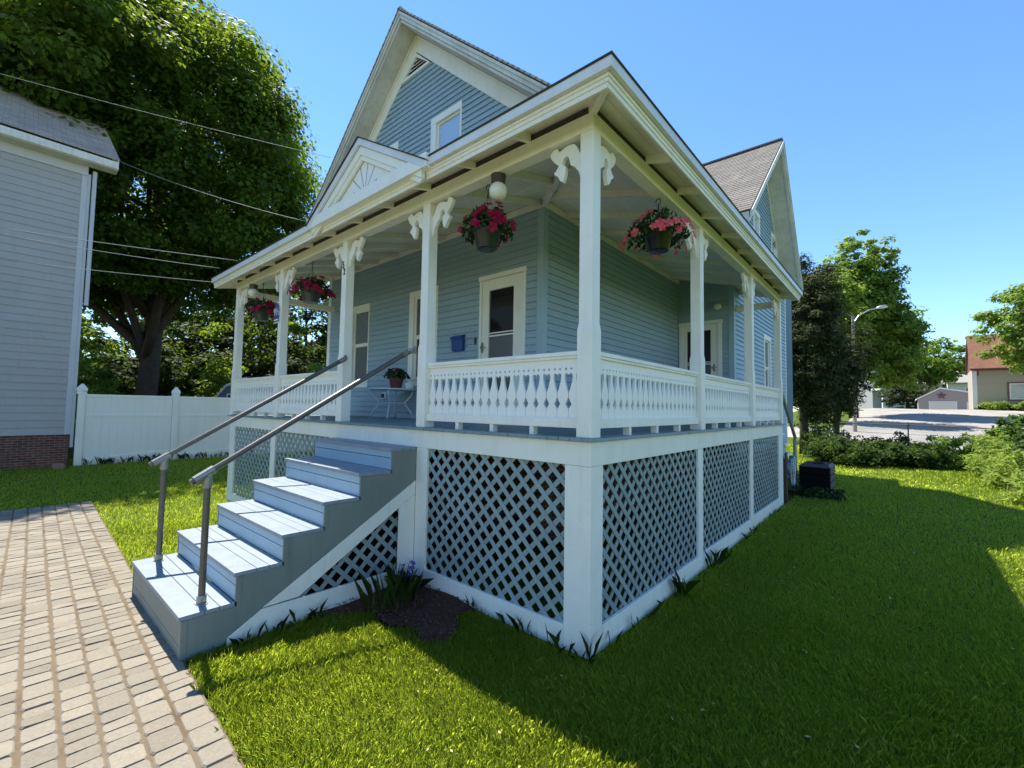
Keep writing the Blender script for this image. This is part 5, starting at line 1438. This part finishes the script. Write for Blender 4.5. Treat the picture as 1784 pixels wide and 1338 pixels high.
# street lamp among the trees
sl_t = thing('street_lamp', 'grey cobra head street lamp reaching out of the trees', 'street lamp', (-.53, 34.4, .5))
mb = MB(); mb.tube([(-.53, 34.4, .4), (-.50, 34.42, 8.4)], [.12, .085], 10); mb.build('pole', M['wood_gr'], sl_t)
mb = MB(); mb.tube([(-.50, 34.42, 7.9), (-.2, 34.7, 8.45), (.35, 35.2, 8.85), (.85, 35.6, 9.0)], .036, 8); mb.build('arm', M['alu'], sl_t)
mb = MB(); mb.tube([(.72, 35.5, 8.97), (.92, 35.7, 9.05), (1.15, 35.9, 9.10), (1.28, 36.0, 9.08)], [.06, .12, .12, .05], 10); mb.build('lamp_head', M['alu'], sl_t, smooth=True)

# tan house
gzt = 2.68
th = thing('tan_house', 'tan house with red brown roof and maroon trimmed window', 'house', (12, 60, gzt))
c0, c1 = V3(6.95, 57.1, 0), V3(18.5, 56.7, 0); u_ = (c1 - c0) / np.linalg.norm(c1 - c0)
TF = Frame(tuple(c0), tuple(u_), tuple(np.cross(u_, [0, 0, 1.])))
LT = np.linalg.norm(c1 - c0)
mb = MB(); TF.box(mb, 0, LT, -7, 0, gzt - .6, 6.25); mb.build('wall', M['tan'], th)
mb = MB(); mb.prism([TF.p(0, 0, 6.25), TF.p(0, -7, 6.25), TF.p(0, -3.5, 9.6)], u_ * .1); mb.build('gable_wall', M['redtrim'], th)
mb = MB(); P = [TF.p(-.15, .25, 6.15), TF.p(LT, .25, 6.15), TF.p(LT, -3.5, 9.75), TF.p(-.15, -3.5, 9.75)]; mb.prism(P, (0, 0, .12))
P = [TF.p(-.15, -7.25, 6.15), TF.p(LT, -7.25, 6.15), TF.p(LT, -3.5, 9.75), TF.p(-.15, -3.5, 9.75)]; mb.prism(P, (0, 0, .12)); mb.build('roof', M['redroof'], th)
mb = MB(); TF.box(mb, -.1, LT, .0, .24, 6.05, 6.2); TF.box(mb, .3, .42, .0, .03, 5.6, 6.05); mb.build('eave_trim', M['redtrim'], th)
mb = MB(); TF.box(mb, -.02, .28, -.0, .03, gzt - .1, 6.05); TF.box(mb, -.03, -.005, -.3, .03, gzt, 6.05); mb.build('corner_board', M['fwhite'], th)
mb = MB(); TF.box(mb, 0.3, LT, .0, .02, gzt - .5, gzt + .12); mb.build('foundation', M['dark'], th)
mb = MB(); TF.box(mb, 2.18, 3.42, .0, .05, 3.25, 4.93); wn_ = mb.build('window', M['redtrim'], th)
mb = MB(); TF.box(mb, 2.30, 3.30, .051, .07, 3.38, 4.83); mb.build('frame', M['fwhite'], wn_)
mb = MB(); TF.box(mb, 2.40, 3.20, .071, .08, 3.48, 4.73); mb.build('pane', glass('far_pane', (.34, .38, .36), .1), wn_)
for i, u in enumerate((1.4, 3.0, 4.6)):
    p = TF.p(u, .7, 0); shrub('foundation_shrub', ['low green shrub at the corner of the tan house', 'low green shrub under the tan house window', 'low green shrub at the right edge by the tan house'][i], (p[0], p[1], gzt + .1), (.9, .5, .35), 40, 36, M['weed'], (.2, .08), 900 + i, .25, group='shrubs along the tan house', base=gzt - .25)

# garage with a star
ga = thing('garage', 'taupe gabled garage with white overhead doors', 'garage', (6, 78, 2.2))
g0, g1 = V3(3.55, 76.2, 0), V3(9.4, 76.2, 0); gu = (g1 - g0) / np.linalg.norm(g1 - g0); GLn = np.linalg.norm(g1 - g0)
GF = Frame(tuple(g0), tuple(gu), tuple(np.cross(gu, [0, 0, 1.])))
mb = MB(); mb.prism([GF.p(0, 0, 1.9), GF.p(0, 0, 3.9), GF.p(2.1, 0, 5.2), GF.p(GLn, 0, 4.45), GF.p(GLn, 0, 1.9)], -GF.N * 7); mb.build('wall', M['tan2'], ga)
mb = MB()
for (ua, za), (ub, zb) in (((-.2, 3.80), (2.1, 5.22)), ((2.1, 5.22), (GLn + .3, 4.4))): mb.prism([GF.p(ua, .12, za), GF.p(ub, .12, zb), GF.p(ub, .12, zb + .18), GF.p(ua, .12, za + .18)], -GF.N * 7.2)
mb.build('roof', M['fwhite'], ga)
for (a, b, t_) in ((1.0, 3.6, 3.62), (4.45, 5.6, 3.55)):
    mb = MB(); GF.box(mb, a, b, .0, .05, 1.95, t_); dd = mb.build('garage_door', M['fwhite'], ga)
    mb = MB()
    for k in range(4): GF.box(mb, a + .12, b - .12, .051, .07, 2.18 + k * .35, 2.18 + k * .35 + .31)
    mb.build('door_panel', M['cream'], dd)
mb = MB()
sc_ = GF.p(2.2, .08, 4.35); P = []
for k in range(10):
    r = .52 if k % 2 == 0 else .22; a = math.pi / 2 + k * math.pi / 5
    P.append(tuple(V3(*sc_) + gu * r * math.cos(a) + V3(0, 0, r * math.sin(a))))
mb.add(P + [tuple(V3(*sc_) + GF.N * .1)], [(i, (i + 1) % 10, 10) for i in range(10)])
tag(mb.build('barn_star', M['redtrim'], None, recalc=False), 'dark red metal star hung on the garage gable', 'star')

# porch fronted house and far cream houses
ph = thing('porch_house', 'grey house with white pillared porch behind the tall bright tree', 'house', (1.5, 92, 2.4))
p0, p1 = V3(-1.6, 89.4, 0), V3(4.3, 94.5, 0); pu = (p1 - p0) / np.linalg.norm(p1 - p0); PF = Frame(tuple(p0), tuple(pu), tuple(np.cross(pu, [0, 0, 1.]))); PL = np.linalg.norm(p1 - p0)
mb = MB(); PF.box(mb, 0, PL * .75, -6, 0, 2, 9.0); mb.build('wall', M['gsiding'], ph)
mb = MB(); PF.box(mb, -.3, PL + .3, -.2, 2.2, 5.6, 5.95); mb.build('porch_roof', M['fwhite'], ph)
mb = MB(); PF.box(mb, -.2, PL * .75 + .3, -6.3, .3, 9.0, 9.2); mb.prism([PF.p(-.2, .3, 9.2), PF.p(-.2, -6.3, 9.2), PF.p(-.2, -3, 11.5)], pu * (PL * .75 + .5)); mb.build('roof', M['shing_dk'], ph)
for u in (.1, 2.4, 4.3, 5.6, PL - .1):
    mb = MB(); PF.box(mb, u - .14, u + .14, 1.8, 2.05, 2., 5.6); mb.build('porch_post', M['fwhite'], ph)
mb = MB(); PF.box(mb, 0, 4.2, 1.85, 1.95, 3.1, 3.2); [PF.box(mb, u, u + .06, 1.87, 1.93, 2.3, 3.1) for u in np.arange(.2, 4.2, .2)]; mb.build('railing', M['fwhite'], ph)
mb = MB(); PF.box(mb, 1.6, 2.9, .0, .06, 3.1, 5.0); PF.box(mb, 4.6, 5.6, .0, .06, 2.5, 5.0); w_ = mb.build('window', M['fwhite'], ph)
mb = MB(); PF.box(mb, 1.75, 2.75, .061, .08, 3.25, 4.85); PF.box(mb, 4.7, 5.5, .061, .08, 2.6, 4.9); mb.build('pane', M['glass_dk'], w_)
def far_house(label, x, y, w, d_, h0, h1, mat):
    t = thing('cream_house', label, 'house', (x, y, 2.5), 'far houses beyond the garage')
    mb = MB(); mb.box(x, x + w, y, y + d_, 2, h0); mb.prism([(x, y + .02, h0), (x, y + d_, h0), (x, y + d_ / 2, h1)], (w, 0, 0)); mb.build('wall', mat, t)
    mb = MB(); mb.prism([(x - .4, y - .5, h0 - .2), (x + w + .4, y - .5, h0 - .2), (x + w + .4, y + d_ / 2, h1 + .1), (x - .4, y + d_ / 2, h1 + .1)], (0, 0, .2)); mb.build('roof', simple('far_roof', (.30, .27, .24), .9), t)
    mb = MB()
    for q in (.25, .7): mb.box(x + w * q, x + w * q + 1.3, y - .08, y - .02, h0 - 2.6, h0 - .9)
    w2 = mb.build('window', M['fwhite'], t)
    mb = MB()
    for q in (.25, .7): mb.box(x + w * q + .2, x + w * q + 1.1, y - .1, y - .081, h0 - 2.45, h0 - 1.05)
    mb.build('pane', M['glass_mid'], w2)
far_house('cream far house with brown roof showing between garage and tan house', 8.6, 115, 9, 8, 8.0, 11.0, M['cream'])
far_house('grey roofed far house partly hidden behind the spruce', 1.5, 118, 6.5, 8, 8.0, 11.0, M['gsiding'])
